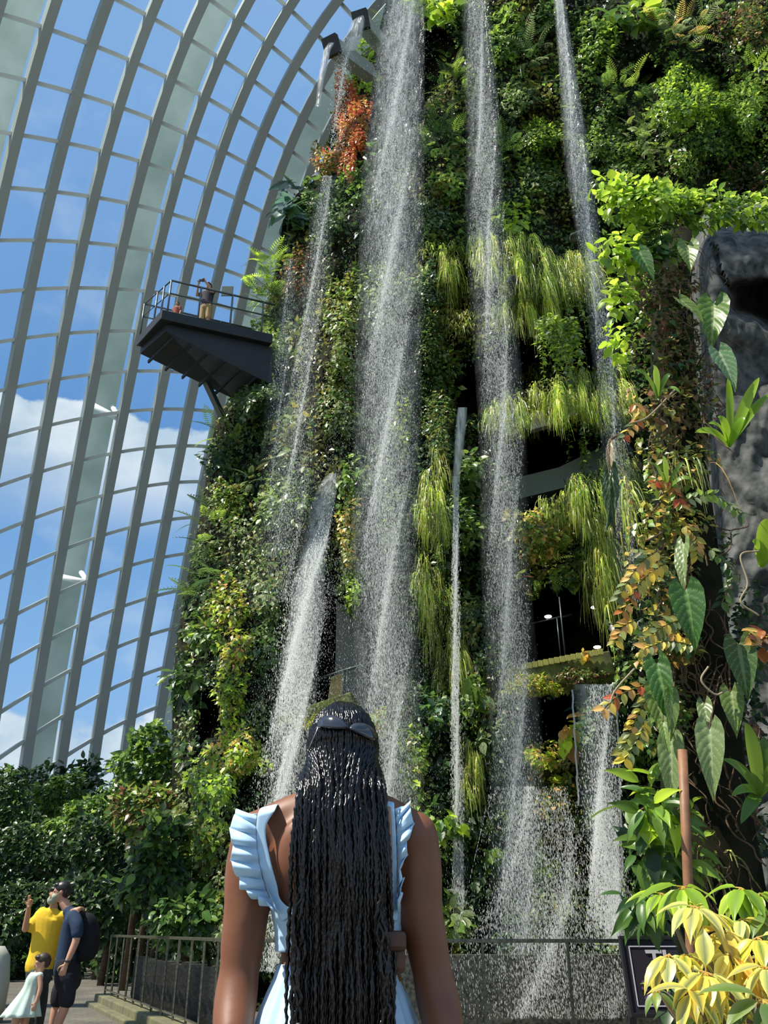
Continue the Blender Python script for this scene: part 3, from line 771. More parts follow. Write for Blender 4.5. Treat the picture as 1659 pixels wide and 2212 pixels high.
(1020, 1650, 40, 60, 'h', ['olive', 'bright'], .6, 1.2, .7, 'trailing_moss', 'olive grassy moss right of the lower trickle'),
(950, 1780, 44, 34, 'm', ['lime', 'bright', 'mid'], .9, 1.4, .8, 'leafy_shrub', 'bright broad leaved plant right of the shoulder of the woman'),
(1075, 1590, 40, 40, 'm', ['pale', 'mid'], .6, 1.1, .8, 'shrub', 'pale leaved plant in the spray of the second waterfall'),
(1160, 1630, 60, 30, 's', ['lime', 'gold', 'bright'], .8, 1.5, .7, 'moss_cushion', 'bright moss cushion under the lower dark hollow'),
(1190, 1740, 50, 80, 's', ['olive', 'gold', 'dark'], .7, 1.3, .8, 'creeper', 'fine olive creeper between the second waterfall and the glassy fall'),
(1170, 1850, 34, 50, 'b', ['lime', 'bright'], .5, .9, .4, 'heart_leaf_plant', 'small heart leaved plant low on the wall left of the sign'),
(1190, 1700, 44, 60, 'b', ['lime', 'bright'], .5, .6, .35, 'heart_leaf_plant', 'scattered light heart leaves above the low heart leaved plant'),
(1075, 1850, 34, 60, 'm', ['bright', 'mid'], .6, 1.1, .7, 'shrub', 'green leafy plant in the spray just above the railing'),
(980, 1990, 34, 30, 'm', ['bright', 'pale'], .6, 1.2, .9, 'shrub', 'light green plant just above the railing right of the arm of the woman'),
(1200, 1960, 70, 60, 's', ['olive', 'pale', 'dark'], .6, 1.3, .8, 'creeper', 'fine olive creeper just above the railing left of the sign'),
(905, 1900, 40, 70, 's', ['olive', 'brown', 'mid'], .6, 1.2, .8, 'creeper', 'brownish creeper close to the right arm of the woman'),
(1290, 1560, 50, 60, 'm', ['mid', 'pale', 'blue'], .5, 1.2, .9, 'shrub', 'green leaves seen through the glassy sheet of water'),
(1300, 1750, 50, 70, 's', ['pale', 'olive', 'mid'], .6, 1.3, 1, 'creeper', 'pale mossy creeper under the glassy sheet of water'),
(1370, 35, 66, 32, 'b', ['lime', 'bright', 'mid'], 1.0, 1.3, 1.0, 'birds_nest_fern', 'big upright bright leaves at the top right of the third waterfall'),
(1290, 90, 44, 60, 'm', ['mid', 'bright'], .8, 1.2, .8, 'shrub', 'green shrub right of the third waterfall near its top'),
(1480, 70, 56, 50, 'f', ['pale', 'bright', 'gold'], 1.1, 1.5, 1.0, 'fern', 'pale yellowish fern crown high on the right'),
(1350, 190, 60, 44, 'f', ['mid', 'dark', 'bright'], 1.0, 1.4, .9, 'fern', 'mid green fern bank right of the third waterfall'),
(1300, 300, 60, 60, 's', ['mid', 'pale', 'bright'], 1.0, 1.4, .95, 'shrub', 'speckled green shrub right of the third waterfall, lower'),
(1390, 300, 50, 50, 'f', ['bright', 'pale'], 1.0, 1.4, .8, 'fern', 'light fern between the speckled shrub and the big bright shrub'),
(1490, 215, 90, 66, 's', ['bright', 'lime', 'mid'], 1.7, 1.7, 1.0, 'shrub', 'big bright bushy shrub in the upper right, largest on the wall'),
(1600, 230, 50, 60, 's', ['bright', 'mid'], 1.3, 1.5, 1.0, 'shrub', 'bright shrub at the right frame edge beside the biggest shrub'),
(1545, 300, 60, 50, 's', ['mid', 'dark', 'bright'], 1.2, 1.5, 1, 'shrub', 'darker shrub hanging under the biggest shrub'),
(1330, 390, 60, 40, 's', ['mid', 'dark', 'pale'], .9, 1.4, 1, 'shrub', 'dark green shrub just above the lime vine, left part'),
(1620, 60, 50, 60, 's', ['brown', 'olive', 'dark'], .8, 1.2, 1, 'shrub', 'brownish shrub in the top right corner'),
(1570, 60, 34, 40, 's', ['dark', 'brown'], .7, 1.2, 1, 'shrub', 'dark shrub between the pale fern crown and the brownish shrub'),
(1640, 145, 30, 24, 'f', ['bright', 'lime'], .9, 1.2, .9, 'fern', 'bright fern at the right frame edge above the shrubs'),
(1600, 400, 60, 50, 's', ['deep', 'dark', 'brown'], .6, 1.2, 1, 'creeper', 'dark creeper with reddish leaves above the grey rock'),
(1480, 350, 50, 30, 's', ['bright', 'olive', 'mid'], .7, 1.2, .9, 'shrub', 'olive shrub under the biggest shrub, left part'),
]
for (x, y, rx, ry, yy, lab) in ((1182, 690, 16, 14, 17.6, 'short leafy vine strands hanging into the dark recess, left of two bunches'), (1228, 700, 12, 18, 17.4, 'long leafy vine strands hanging into the dark recess, right of two bunches')):
    mk('trailing_vine', clump(x, y, rx, ry, 't', ['lime', 'pale', 'bright'], .2, 26.0, 1.0, Y0=yy), lab, 'trailing vine', 'plants growing on the mountain wall')
for (x, y, rx, ry, kd, pal, bu, de, sz, nm, lab) in WP:
    cat = nm.replace('_', ' ')
    mk(nm, clump(x, y, rx, ry, kd, pal, bu, de, sz, Yfun=wallY), lab, cat, 'plants growing on the mountain wall')

# ------------------------------------------------------------------ mossy boulder in the left flank, stone ledges
def boulder(name, px, py, Y, rx, ry, rz, m, label, seed=1, vox=.05, cat='rock'):
    c = at(px, py, Y)
    V = []; n, k = 40, 24
    g = np.random.default_rng(seed); dirs = nrm(g.normal(0, 1, (14, 3))); offs = g.uniform(.62, .95, 14)
    mb = MB()
    for i in range(k + 1):
        th = math.pi * i / k
        for j in range(n):
            ph = 2 * math.pi * j / n
            d = np.array([math.sin(th) * math.cos(ph), math.sin(th) * math.sin(ph), math.cos(th)])
            r = 1.0
            for q, o_ in zip(dirs, offs):
                dd = float(d @ q)
                if dd > .15: r = min(r, o_ / dd)
            r *= 1 + .02 * math.sin(d[0] * 19 + d[2] * 13)
            V.append((d[0] * r * rx, d[1] * r * ry, d[2] * r * rz))
    Fq = [(i * n + j, (i + 1) * n + j, (i + 1) * n + (j + 1) % n, i * n + (j + 1) % n) for i in range(k) for j in range(n)]
    o = mb.add(V, Fq).build(name, m, smooth=True); o.location = c
    return tag(o, label, cat)
boulder('boulder', 635, 945, wallY(635, 945) - .5, .32, .4, .36, M['moss'], 'mossy boulder jutting out of the left flank under the platform', 3)
boulder('boulder', 1110, 615, wallY(1110, 615) - 1.2, .25, .3, .24, M['rock'], 'small dark round rock at the left of the upper grass ledge', 4)
boulder('boulder', 1250, 513, wallY(1250, 513) - 1.0, .34, .3, .12, M['rock'], 'flat pale rock on the upper grass ledge behind the third waterfall', 5)

# ------------------------------------------------------------------ openings in the mountain
def slab(name, corners, Y, d, m, label=None, cat=None, kind=None):
    """plate whose face corners are seen at given pixels, standing at depth Y, d thick"""
    P = [at(x, y, Y if not isinstance(Y, (list, tuple)) else Y[i]) for i, (x, y) in enumerate(corners)]
    return tag(MB().poly(P, (0, d, 0)).build(name, m), label, cat, kind=kind)
slab('concrete_pillar', [(727, 1300), (795, 1330), (790, 1560), (722, 1560)], 19.3, .6, mat('pillar_concrete', (.30, .31, .27), .8, noise=.2, nscale=1.5), 'grey concrete pillar in the hollow behind the widest waterfall', 'pillar')
slab('concrete_wall', [(795, 1330), (870, 1320), (870, 1560), (790, 1560)], 19.9, .3, mat('shaded_concrete', (.16, .17, .15), .8), 'dark concrete wall panel right of the pillar in the hollow', 'wall')  # shade of the hollow is put into this darker copy of the pillar colour
hr = empty('guard_rail', at(760, 1540, 16.9), 0, 'thin steel guard rail crossing the hollow above the head of the woman', 'railing')
def child(o, p):
    o.parent = p; o.matrix_parent_inverse = Matrix.Translation(-Vector(p.location)) if p.rotation_euler.z == 0 else Matrix.Rotation(-p.rotation_euler.z, 4, 'Z') @ Matrix.Translation(-Vector(p.location)); return o
child(MB().tube([at(676, 1470, 17.3), at(730, 1452, 16.8), at(845, 1418, 16.4)], .025).build('top_rail', M['rail'], smooth=True), hr)
for (x, y0, y1) in ((742, 1450, 1535), (750, 1448, 1530), (842, 1420, 1470)):
    child(MB().tube([at(x, y0, 16.7), at(x - 1, y1, 16.7)], .018).build('post', M['rail'], smooth=True), hr)
s = MB()
for i in range(22):
    a = i / 21
    s.tube([at(706 + a * 30, 1535 - 0 * a, 17.4 - .3 * a), at(716 + a * 26, 1462 - a * 8, 17.3 - .3 * a)], .008, 5)
child(s.build('wire_mesh_panel', mat('brass_wire', (.35, .30, .14), .4, metal=.6)), hr)
s = MB(); s.beam(at(612, 1566, 16.6), at(770, 1515, 16.3), .7, .22)
tag(s.build('planter_ledge', M['moss'], bevel=.03), 'mossy sloping ledge just behind the head of the woman', 'ledge')
mk('moss_cushion', clump(690, 1560, 50, 26, 's', ['lime', 'gold'], .4, 2.0, .5, Y0=16.4), 'yellow moss cushion on the ledge left of the head of the woman', 'moss')
mk('moss_cushion', clump(815, 1560, 20, 30, 's', ['lime', 'gold', 'bright'], .4, 2.2, .5, Y0=16.4), 'yellow moss cushion right of the head of the woman', 'moss')
# grey beam in the second opening
s = MB(); s.beam(at(1100, 1068, 20.8), at(1215, 1040, 20.6), .5, .62); s.beam(at(1215, 1040, 20.6), at(1320, 990, 20.4), .5, .62)
tag(s.build('parapet_beam', mat('beam_paint', (.16, .20, .18), .6)), 'grey-green curved parapet beam inside the large dark opening', 'beam')
slab('ceiling_panel', [(1150, 893), (1178, 886), (1195, 915), (1148, 928)], 18.9, .2, mat('ceiling_panel_paint', (.25, .26, .23), .7), 'small pale ceiling panel peeking out under the middle grass ledge', 'panel')
# third opening with lamps
for i, (x, y) in enumerate(((1184, 1332), (1290, 1398), (1284, 1312))):
    lp = at(x, y, 19.2)
    o = MB().ell((0, 0, 0), (.085, .085, .03)).build('ceiling_lamp', mat('lamp_glow_%d' % i, (1, .9, .7), emit=((1, .86, .62), 9)), smooth=True)
    o.location = lp
    tag(o, ['round glowing lamp above the thin bar in the dark opening', 'round glowing lamp just above the right end of the mossy planter', 'small glowing lamp half hidden by the long grass curtain'][i], 'lamp', 'lamps in the dark opening')
s = MB(); s.tube([at(1145, 1348, 18.6), at(1235, 1327, 18.4)], .02)
tag(s.build('steel_bar', M['rail'], smooth=True), 'thin steel bar across the dark opening beside the lamp', 'bar')
for i, (a, b, r_) in enumerate((((1208, 1290), (1222, 1428), .016), ((1203, 1336), (1212, 1428), .012))):
    tag(MB().tube([at(*a, 17.2), at(*b, 17.2)], r_).build('cable', M['rail'], smooth=True), ['thin vertical cable in the dark opening, longer of two', 'thin vertical cable in the dark opening, shorter of two'][i], 'cable')
# mossy planter ledge
s = MB()
s.beam(at(1095, 1482, 16.2), at(1320, 1442, 15.9), .8, .44)
pl = tag(s.build('planter_box', M['moss'], bevel=.03), 'long mossy planter ledge with pale slats below the lamps', 'planter')
s = MB()
for i in range(15):
    a = i / 14; x = 1132 + a * 165; y = 1440 - a * 32
    s.box(at(x, y, 15.75 - .3 * a), (.085, .05, .11))
o = s.build('slat', mat('pale_slats', (.42, .40, .10), .7), None); child(o, pl)
mk('planter_moss', clump(1150, 1480, 60, 22, 's', ['lime', 'olive', 'gold'], .35, 2.2, .45, Y0=15.75), 'yellow-green moss on the left half of the mossy planter', 'moss')
mk('planter_moss', clump(1260, 1462, 50, 22, 's', ['olive', 'brown', 'mid'], .35, 2.2, .45, Y0=15.7), 'brownish moss on the right half of the mossy planter', 'moss')
mk('croton', clump(1264, 1418, 7, 9, 'm', ['orange', 'yellow'], .1, 2.2, .45, Y0=15.6), 'small orange leaved plant standing on the mossy planter', 'plant')
mk('long_leaf_plant', clump(1225, 1590, 9, 34, 'm', ['lime', 'gold'], .2, 1.6, 1.2, Y0=15.9), 'pale drooping leaf left of the glassy sheet of water', 'plant')

# ------------------------------------------------------------------ cantilever viewing platform
pf = empty('viewing_platform', at(480, 720, 20.5), 0, 'dark steel viewing platform jutting out from the planted mountain', 'platform')
ZD = at(350, 668, 19.4).z
def onz(px, py, z):
    u = (px - CX) / F; v = (CY - py) / F
    dz = math.sin(PITCH) + v * math.cos(PITCH); t = (z - CAMZ) / dz
    return Vector((u * t, t * (math.cos(PITCH) - v * math.sin(PITCH)), z))
A_ = onz(350, 668, ZD); B_ = onz(297, 728, ZD); C_ = onz(590, 722, ZD)
dirB = (C_ - A_)
D_ = B_ + dirB * 1.05
child(MB().poly([A_, C_, D_, B_], (0, 0, -.32)).build('deck', M['steel'], bevel=.02), pf)
s = MB()
a0 = A_ + (C_ - A_) * .04; b0 = B_ + (D_ - B_) * .04
root_a = A_ + (C_ - A_) * .95 + Vector((0, 0, -2.3)); root_b = at(505, 862, D_.y + .3)
s.add([a0 + Vector((0, .2, -.32)), C_ + Vector((0, .2, -.32)), C_ + Vector((0, .2, -1.6)), a0 + Vector((0, .2, -.55)),
       b0 + Vector((0, 0, -.32)), D_ + Vector((0, 0, -.32)), root_b, b0 + Vector((0, 0, -.55))],
      [(0, 1, 2, 3), (7, 6, 5, 4), (3, 2, 6, 7), (0, 3, 7, 4), (1, 5, 6, 2)])
child(s.build('tapered_girder', M['steel']), pf)
for i in range(6):
    a = .12 + i * .15
    p = A_.lerp(C_, a); q = B_.lerp(D_, a); dz = -.55 - 1.02 * a
    child(MB().beam(p + Vector((0, .2, dz)), q + Vector((0, 0, dz - .1)), .05, .10).build('crossbeam', M['steel']), pf)
p = at(420, 800, 21.6)
child(MB().beam(at(445, 825, 21.4), at(480, 900, 22.0), .16, .16).build('strut', M['rail']), pf)
rail_pts = [C_ + Vector((0, .08, 0)), A_ + Vector((.12, .12, 0)), B_ + Vector((.1, -.1, 0)), D_ + Vector((0, -.1, 0))]
for h_, r_, nm in ((1.12, .03, 'handrail'), (.66, .022, 'mid_rail')):
    child(MB().tube([q + Vector((0, 0, h_)) for q in rail_pts], r_).build(nm, M['rail'], smooth=True), pf)
for seg, ts in (((0, 1), (.12, .42, .72)), ((1, 2), (0, .25, .5, 1)), ((2, 3), (.2, .45, .7))):
    for t_ in ts:
        q = rail_pts[seg[0]].lerp(rail_pts[seg[1]], t_)
        child(MB().tube([q, q + Vector((0, 0, 1.12))], .028).build('post', M['rail'], smooth=True), pf)
q = rail_pts[1].lerp(rail_pts[0], .58) + Vector((0, 1.0, 0))
sg = tag(MB().box((0, 0, 0), (.34, .03, .36)).build('notice_board', mat('notice_green', (.12, .15, .13), .7, spec=.1), bevel=.01), 'small grey-green notice board fixed at the platform railing', 'sign')
sg.location = at(491, 629, q.y - 1.0 + .1)

# ------------------------------------------------------------------ floor, pool, curb
M['floor'] = mat('stone_floor', (0.16, 0.145, 0.11), 0.75, nscale=1.3, col2=(0.09, 0.085, 0.07), bump=.1)
tf = M['floor'].node_tree; bf = tf.nodes['Principled BSDF']
brk = tf.nodes.new('ShaderNodeTexBrick'); brk.inputs['Scale'].default_value = 1.6; brk.inputs['Mortar Size'].default_value = .012
brk.inputs['Color1'].default_value = (1, 1, 1, 1); brk.inputs['Color2'].default_value = (.85, .85, .82, 1); brk.inputs['Mortar'].default_value = (.35, .35, .35, 1)
tco = tf.nodes.new('ShaderNodeTexCoord'); tf.links.new(tco.outputs['Object'], brk.inputs['Vector'])
mxf = tf.nodes.new('ShaderNodeMixRGB'); mxf.blend_type = 'MULTIPLY'; mxf.inputs[0].default_value = 1
src = bf.inputs['Base Color'].links[0].from_socket
tf.links.new(src, mxf.inputs[1]); tf.links.new(brk.outputs[0], mxf.inputs[2]); tf.links.new(mxf.outputs[0], bf.inputs['Base Color'])
tag(MB().box((5, 22, -.1), (110, 80, .2)).build('floor', M['floor']), kind='structure')
# curb and railing run : receding stretch on the left, then straight across
RP = [Vector((-4.95, 17.6, 0)), Vector((-2.35, 11.9, 0)), Vector((-1.5, 9.8, 0)), Vector((2.62, 9.45, 0))]
s = MB()
for a, b in zip(RP[:-1], RP[1:]):
    s.beam(a + Vector((0, 0, .09)), b + Vector((0, 0, .09)), .34, .18)
    s.beam(a + Vector((.0, .0, .01)), b + Vector((0, 0, .01)), .62, .12)
tag(s.build('curb', M['curb'], bevel=.02), 'low mossy stone curb carrying the railing posts', 'curb')
def railing(a, b, n, label, top=1.10, name='railing', first=0):
    root = empty(name, a, 0, label, 'railing')
    child(MB().beam(a + Vector((0, 0, top)), b + Vector((0, 0, top)), .05, .035).build('top_rail', M['railwet'], bevel=.004), root)
    child(MB().beam(a + Vector((0, 0, .24)), b + Vector((0, 0, .24)), .03, .02).build('bottom_rail', M['railwet']), root)
    for i in range(first, n + 1):
        q = a.lerp(b, i / n)
        child(MB().box(q + Vector((0, 0, top / 2 + .05)), (.022, .05, top - .1)).build('post', M['railwet']), root)
    return root
railing(RP[0], RP[1], 9, 'dark metal railing receding along the curb on the left behind the family')
railing(RP[1], RP[2], 3, 'short dark metal railing stretch hidden partly by the left arm of the woman', first=1)
railing(RP[2], RP[3], 5, 'wet dark metal railing straight across behind the woman, ending at the sign')
# concrete plinths seen through the left railing
s = MB()
g = np.random.default_rng(5)
for i in range(16):
    q = RP[0].lerp(RP[1], i / 15) + Vector((.55, .25, 0)); hh = .72 + .05 * g.random()
    s.box(q + Vector((0, 0, hh / 2)), (.22, .3, hh))
tag(s.build('stone_pickets', mat('wet_dark_stone', (.06, .06, .05), .4, nscale=30, col2=(.02, .02, .018), bump=.5)), 'row of rough dark stone blocks standing behind the left railing', 'stone wall')
# rough dark wet pool wall behind the straight railing
s = MB(); s.box((4.6, 13.0, .45), (11.0, .5, .9))
tag(s.build('pool_wall', mat('wet_pebble_wall', (.085, .09, .07), .35, nscale=26, col2=(.012, .014, .012), bump=1.0)), 'dark wet pebbled pool wall behind the straight railing', 'wall')

# ------------------------------------------------------------------ shrubs and small trees on the left
SH = [
# x, y centre, rx, ry, Y, kind, palette, size, label
(-40, 1700, 120, 130, 20.5, 'm', ['deep', 'dark', 'mid'], .7, 'dark tree at the left frame edge, tallest there'),
(45, 1765, 90, 75, 19.0, 'm', ['bright', 'mid', 'dark'], .65, 'light topped tree at the left frame edge under the glass wall'),
(200, 1745, 105, 80, 19.5, 'm', ['bright', 'mid', 'dark'], .6, 'light green topped tree between the left edge and the reddish tree'),
(320, 1650, 70, 75, 21.5, 'm', ['mid', 'bright', 'dark'], .6, 'tallest green tree, touching the left skyline of the mountain'),
(330, 1765, 85, 80, 20.0, 's', ['brown', 'olive', 'mid', 'bright'], 1.1, 'tree with reddish brown tinged leaves in front of the tallest tree'),
(130, 1680, 60, 60, 22.5, 'm', ['mid', 'dark', 'bright'], .6, 'narrow dark tree seen against the glass left of the tallest tree'),
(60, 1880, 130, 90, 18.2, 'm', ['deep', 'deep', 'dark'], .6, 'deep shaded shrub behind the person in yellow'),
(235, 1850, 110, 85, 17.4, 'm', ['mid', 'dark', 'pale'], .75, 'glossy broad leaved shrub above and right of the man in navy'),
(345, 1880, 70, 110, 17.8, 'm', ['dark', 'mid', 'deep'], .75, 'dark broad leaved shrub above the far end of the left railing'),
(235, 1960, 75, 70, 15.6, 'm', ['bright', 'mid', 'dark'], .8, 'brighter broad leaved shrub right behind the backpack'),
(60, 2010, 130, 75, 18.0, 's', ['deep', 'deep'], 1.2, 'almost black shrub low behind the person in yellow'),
(265, 2055, 60, 70, 16.6, 'm', ['dark', 'mid', 'deep'], .75, 'low dark shrub between the man in navy and the left railing'),
(400, 1990, 70, 60, 17.0, 'm', ['dark', 'mid'], .7, 'dark leafy shrub behind the posts of the left railing'),
(-60, 1960, 90, 120, 17.0, 'm', ['deep', 'dark'], .8, 'dark shrub mostly outside the left frame edge'),
]
for (x, y, rx, ry, Yd, kd, pal, sz, lab) in SH:
    if x < 310: Yd *= 1.5
    if x < 100: y += 100
    elif x < 210: y += 50
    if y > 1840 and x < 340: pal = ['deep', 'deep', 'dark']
    c = at(x, y, Yd); sc = scale_at(y, Yd)
    tall = c.z > 2.2
    root = empty('tree' if tall else 'shrub', (c.x, Yd, 0), 0, lab, 'tree' if tall else 'shrub', 'trees and shrubs behind the family')
    b = rx / sc * .55
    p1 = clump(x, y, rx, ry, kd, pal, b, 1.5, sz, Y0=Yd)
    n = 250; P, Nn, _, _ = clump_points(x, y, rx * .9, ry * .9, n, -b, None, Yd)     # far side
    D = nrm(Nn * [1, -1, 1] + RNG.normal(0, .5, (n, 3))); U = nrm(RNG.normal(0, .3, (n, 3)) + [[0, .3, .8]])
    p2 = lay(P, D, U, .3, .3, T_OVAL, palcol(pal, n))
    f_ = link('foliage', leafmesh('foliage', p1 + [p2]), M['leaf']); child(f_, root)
    s = MB()
    base = Vector((c.x, Yd + .1, 0)); topv = Vector((c.x, Yd, c.z))
    s.tube([base, base.lerp(topv, .5) + Vector((.06, 0, 0)), topv], [.09, .07, .03])
    for k in range(5):
        a = k * 1.256
        s.tube([base.lerp(topv, .45 + .08 * k), topv + Vector((math.cos(a) * rx / sc * .6, math.sin(a) * b * .5, ry / sc * .3 * (k % 3 - .6)))], [.035, .012], 6)
    child(s.build('trunk', M['bark'], smooth=True), root)
# hedge further back that closes the view under the glass
for i, (x, y, Yd) in enumerate(((-120, 1850, 36), (40, 1840, 36), (190, 1840, 35), (330, 1850, 33))):
    c = at(x, y, Yd)
    mk('hedge', clump(x, y, 130, 190, 'm', ['deep', 'deep', 'dark'], 1.0, 1.6, 1.1, Y0=Yd), 'dark hedge plants filling the background under the glass wall behind the trees', 'hedge', 'background hedge plants')
tag(MB().box((-15, 38.5, 1.6), (34, 1.0, 3.2)).build('wall_left', mat('low_dark_wall', (.03, .035, .025), .9)), kind='structure')

# ------------------------------------------------------------------ water
OCT = (np.array([(0, 0, 1), (.5, 0, -.1), (-.25, .43, -.1), (-.25, -.43, -.1), (0, 0, -1)], float),
       np.array([(0, 1, 2), (0, 2, 3), (0, 3, 1), (4, 2, 1), (4, 3, 2), (4, 1, 3)]))
NDROP = 2.4
def drops(path, Y, n, size, elong=1.9, depth=.5, name='waterfall', label=None, clumpy=.5, parent=None, power=1.0, edge=.42):
    """path rows (py, centre px, half width px, weight)"""
    n = int(n * NDROP); pa = np.array(path, float)
    w_ = np.interp(np.linspace(pa[0, 0], pa[-1, 0], 400), pa[:, 0], pa[:, 3]); cdf = np.cumsum(w_); cdf /= cdf[-1]
    py = np.interp(RNG.uniform(0, 1, n), cdf, np.linspace(pa[0, 0], pa[-1, 0], 400))
    c = np.interp(py, pa[:, 0], pa[:, 1]); hw = np.interp(py, pa[:, 0], pa[:, 2])
    g = RNG.normal(0, edge, n)
    g = np.clip(g + clumpy * .25 * np.sin(py * .017 + g * 5), -1.5, 1.5)
    px = c + hw * g
    Yv = (Y if np.isscalar(Y) else np.interp(py, [y[0] for y in Y], [y[1] for y in Y])) + RNG.normal(0, depth, n)
    P = at_np(px, py, Yv)
    s = size * RNG.uniform(.5, 1.35, n) * np.where(RNG.random(n) > .93, 1.6, 1)
    V0, T0 = OCT
    V = P[:, None] + V0[None] * np.stack([s, s, s * elong * RNG.uniform(.6, 1.5, n)], -1)[:, None]
    Q = (np.arange(n)[:, None, None] * 5 + T0[None]).reshape(-1, 3)
    me = np_mesh(name, V.reshape(-1, 3), Q)
    o = link(name, me, M['drop'], parent)
    return tag(o, label, None)
def curtain(path, Y, label=None, parent=None, name='water_curtain', m='sheet', nx=9, bulge=.08, amp=1.0):
    pa = np.array(path, float); rows = np.linspace(pa[0, 0], pa[-1, 0], 60)
    V = []; col = []
    for py in rows:
        c = np.interp(py, pa[:, 0], pa[:, 1]); hw = np.interp(py, pa[:, 0], pa[:, 2]); d = np.interp(py, pa[:, 0], pa[:, 3])
        Yv = Y if np.isscalar(Y) else np.interp(py, [y[0] for y in Y], [y[1] for y in Y])
        for j in range(nx):
            a = -1 + 2 * j / (nx - 1)
            p = at(c + hw * a, py, Yv - bulge * (1 - a * a)); V.append(p); k = d * (1 - abs(a) ** 2.2) * amp; col.append((k, k, k))
    n = len(rows); Q = [(i * nx + j, i * nx + j + 1, (i + 1) * nx + j + 1, (i + 1) * nx + j) for i in range(n - 1) for j in range(nx - 1)]
    me = np_mesh(name, np.array(V), np.array(Q), np.array(col), smooth=True)
    return tag(link(name, me, M[m], parent), label)
def waterfall(label, path, Y, n, size, curt=True, depth=.45, elong=1.9, camp=1.0, edge=.42, cw=1.0):
    r0 = path[0]; root = empty('waterfall', (0, 0, 0), 0, label, 'waterfall')
    drops(path, Y, n, size, elong, depth, name='spray_drops', parent=root, edge=edge)
    if curt:
        p2_ = [(a, b, c * cw, d) for a, b, c, d in path]
        curtain(p2_, Y, parent=root, amp=camp)
    return root
waterfall('widest waterfall, falling the full height of the mountain behind the head of the woman',
          [(-120, 876, 30, 1.2), (0, 872, 36, 1.2), (150, 862, 42, 1.15), (400, 848, 52, 1.0), (800, 838, 56, .85), (1200, 832, 56, .75), (1560, 838, 56, .6), (1760, 848, 52, .5), (2120, 856, 60, .4)], 15.0, 42000, .0085, camp=1.15, cw=1.35)
waterfall('second waterfall of fine spray, right of the widest one, passing the grass ledges',
          [(-120, 1018, 18, 1.0), (0, 1028, 24, .8), (300, 1046, 30, 1.0), (480, 1048, 34, .8), (700, 1068, 38, .7), (900, 1085, 40, .8), (1200, 1090, 40, .8), (1500, 1110, 44, .8), (1800, 1120, 48, .8), (2160, 1135, 60, .7)], 14.0, 30000, .0075, camp=.75, cw=1.35)
waterfall('third waterfall, thin and slanting, in the upper right in front of the ferns',
          [(-120, 1190, 9, 1.3), (0, 1208, 11, 1.3), (120, 1222, 14, 1.3), (350, 1248, 24, 1.0), (600, 1284, 20, .8), (850, 1318, 26, .5), (1100, 1345, 26, .35), (1300, 1370, 30, .15)], 13.0, 11000, .0075, camp=.9, cw=1.3)
waterfall('faint spray falling in front of the left flank right of the platform',
          [(380, 708, 14, .5), (600, 680, 22, .6), (760, 660, 26, .6), (900, 646, 30, .5), (1100, 630, 40, .35), (1300, 612, 50, .2)], 15.5, 7000, .0075, camp=.55, cw=1.6)
waterfall('very faint spray left of the faint spray beside the platform',
          [(560, 628, 12, .5), (700, 618, 18, .6), (900, 600, 22, .5), (1200, 590, 30, .3)], 16.5, 2500, .007, camp=.45, cw=1.5)
# curved sheet and foaming fall
root = empty('waterfall', (0, 0, 0), 0, 'curved glassy sheet breaking into white foam, falling left of the hollow', 'waterfall')
curtain([(1022, 722, 12, .8), (1040, 712, 20, 1), (1080, 700, 26, .9), (1140, 688, 28, .9), (1200, 676, 30, 1.0), (1300, 664, 38, .9), (1400, 650, 44, .7), (1560, 632, 50, .4), (1740, 615, 50, .2), (2100, 600, 60, .1)], [(1020, 17.6), (1200, 16.6), (1750, 15.8)], parent=root, name='glassy_sheet', m='jet', amp=.8)
drops([(1060, 712, 18, .1), (1150, 700, 20, .3), (1250, 670, 32, 1.1), (1400, 648, 44, 1.3), (1550, 634, 50, 1.1), (1740, 615, 60, .6), (2100, 600, 80, .35)], [(1020, 17.4), (1200, 16.4), (1750, 15.6)], 16000, .013, 1.3, .3, name='foam', parent=root)
# thin ribbon
root = empty('waterfall', (0, 0, 0), 0, 'thin white ribbon of water dropping from a spout and breaking into a trickle', 'waterfall')
curtain([(880, 999, 11, 1), (900, 997, 12, 1), (960, 992, 11, .9), (1020, 987, 9, .9), (1060, 983, 8, .6)], 17.2, parent=root, name='water_ribbon', m='jet', bulge=.1, amp=1.3)
drops([(1030, 985, 8, .7), (1150, 985, 8, .9), (1300, 984, 9, .6), (1500, 984, 11, .7), (1700, 988, 13, .8), (1850, 990, 16, 1.0), (2000, 996, 22, .4)], [(1000, 17.2), (2000, 15.6)], 6500, .013, 1.5, .15, name='trickle', parent=root)
# glass-like weir at the right
root = empty('waterfall', (0, 0, 0), 0, 'broad glassy sheet of water below the mossy planter, breaking into spray above the sign', 'waterfall')
curtain([(1478, 1285, 48, .9), (1495, 1283, 47, .5), (1560, 1288, 46, .4), (1700, 1296, 46, .35), (1800, 1304, 48, .3)], 13.6, parent=root, name='glassy_sheet', m='jet', bulge=.1, amp=1.0)
drops([(1480, 1300, 36, .25), (1650, 1300, 40, .4), (1760, 1302, 36, 1), (1850, 1308, 44, 1.2), (1960, 1322, 52, 1.2), (2040, 1330, 56, .8)], 13.2, 9000, .011, 1.3, .25, name='spray_drops', parent=root)
for (x0, x1, y0, y1, lab) in ((1332, 1345, 1490, 1900, 'thin bright thread of water at the right edge of the glassy sheet'), (1236, 1250, 1490, 1740, 'thin bright thread of water at the left edge of the glassy sheet')):
    n = 14; pts = [at(x0 + (x1 - x0) * i / n + 1.2 * math.sin(i * 2.1), y0 + (y1 - y0) * i / n, 13.5) for i in range(n + 1)]
    tag(MB().tube(pts, .014, 5).build('water_thread', M['drop'], smooth=True), lab, 'water')
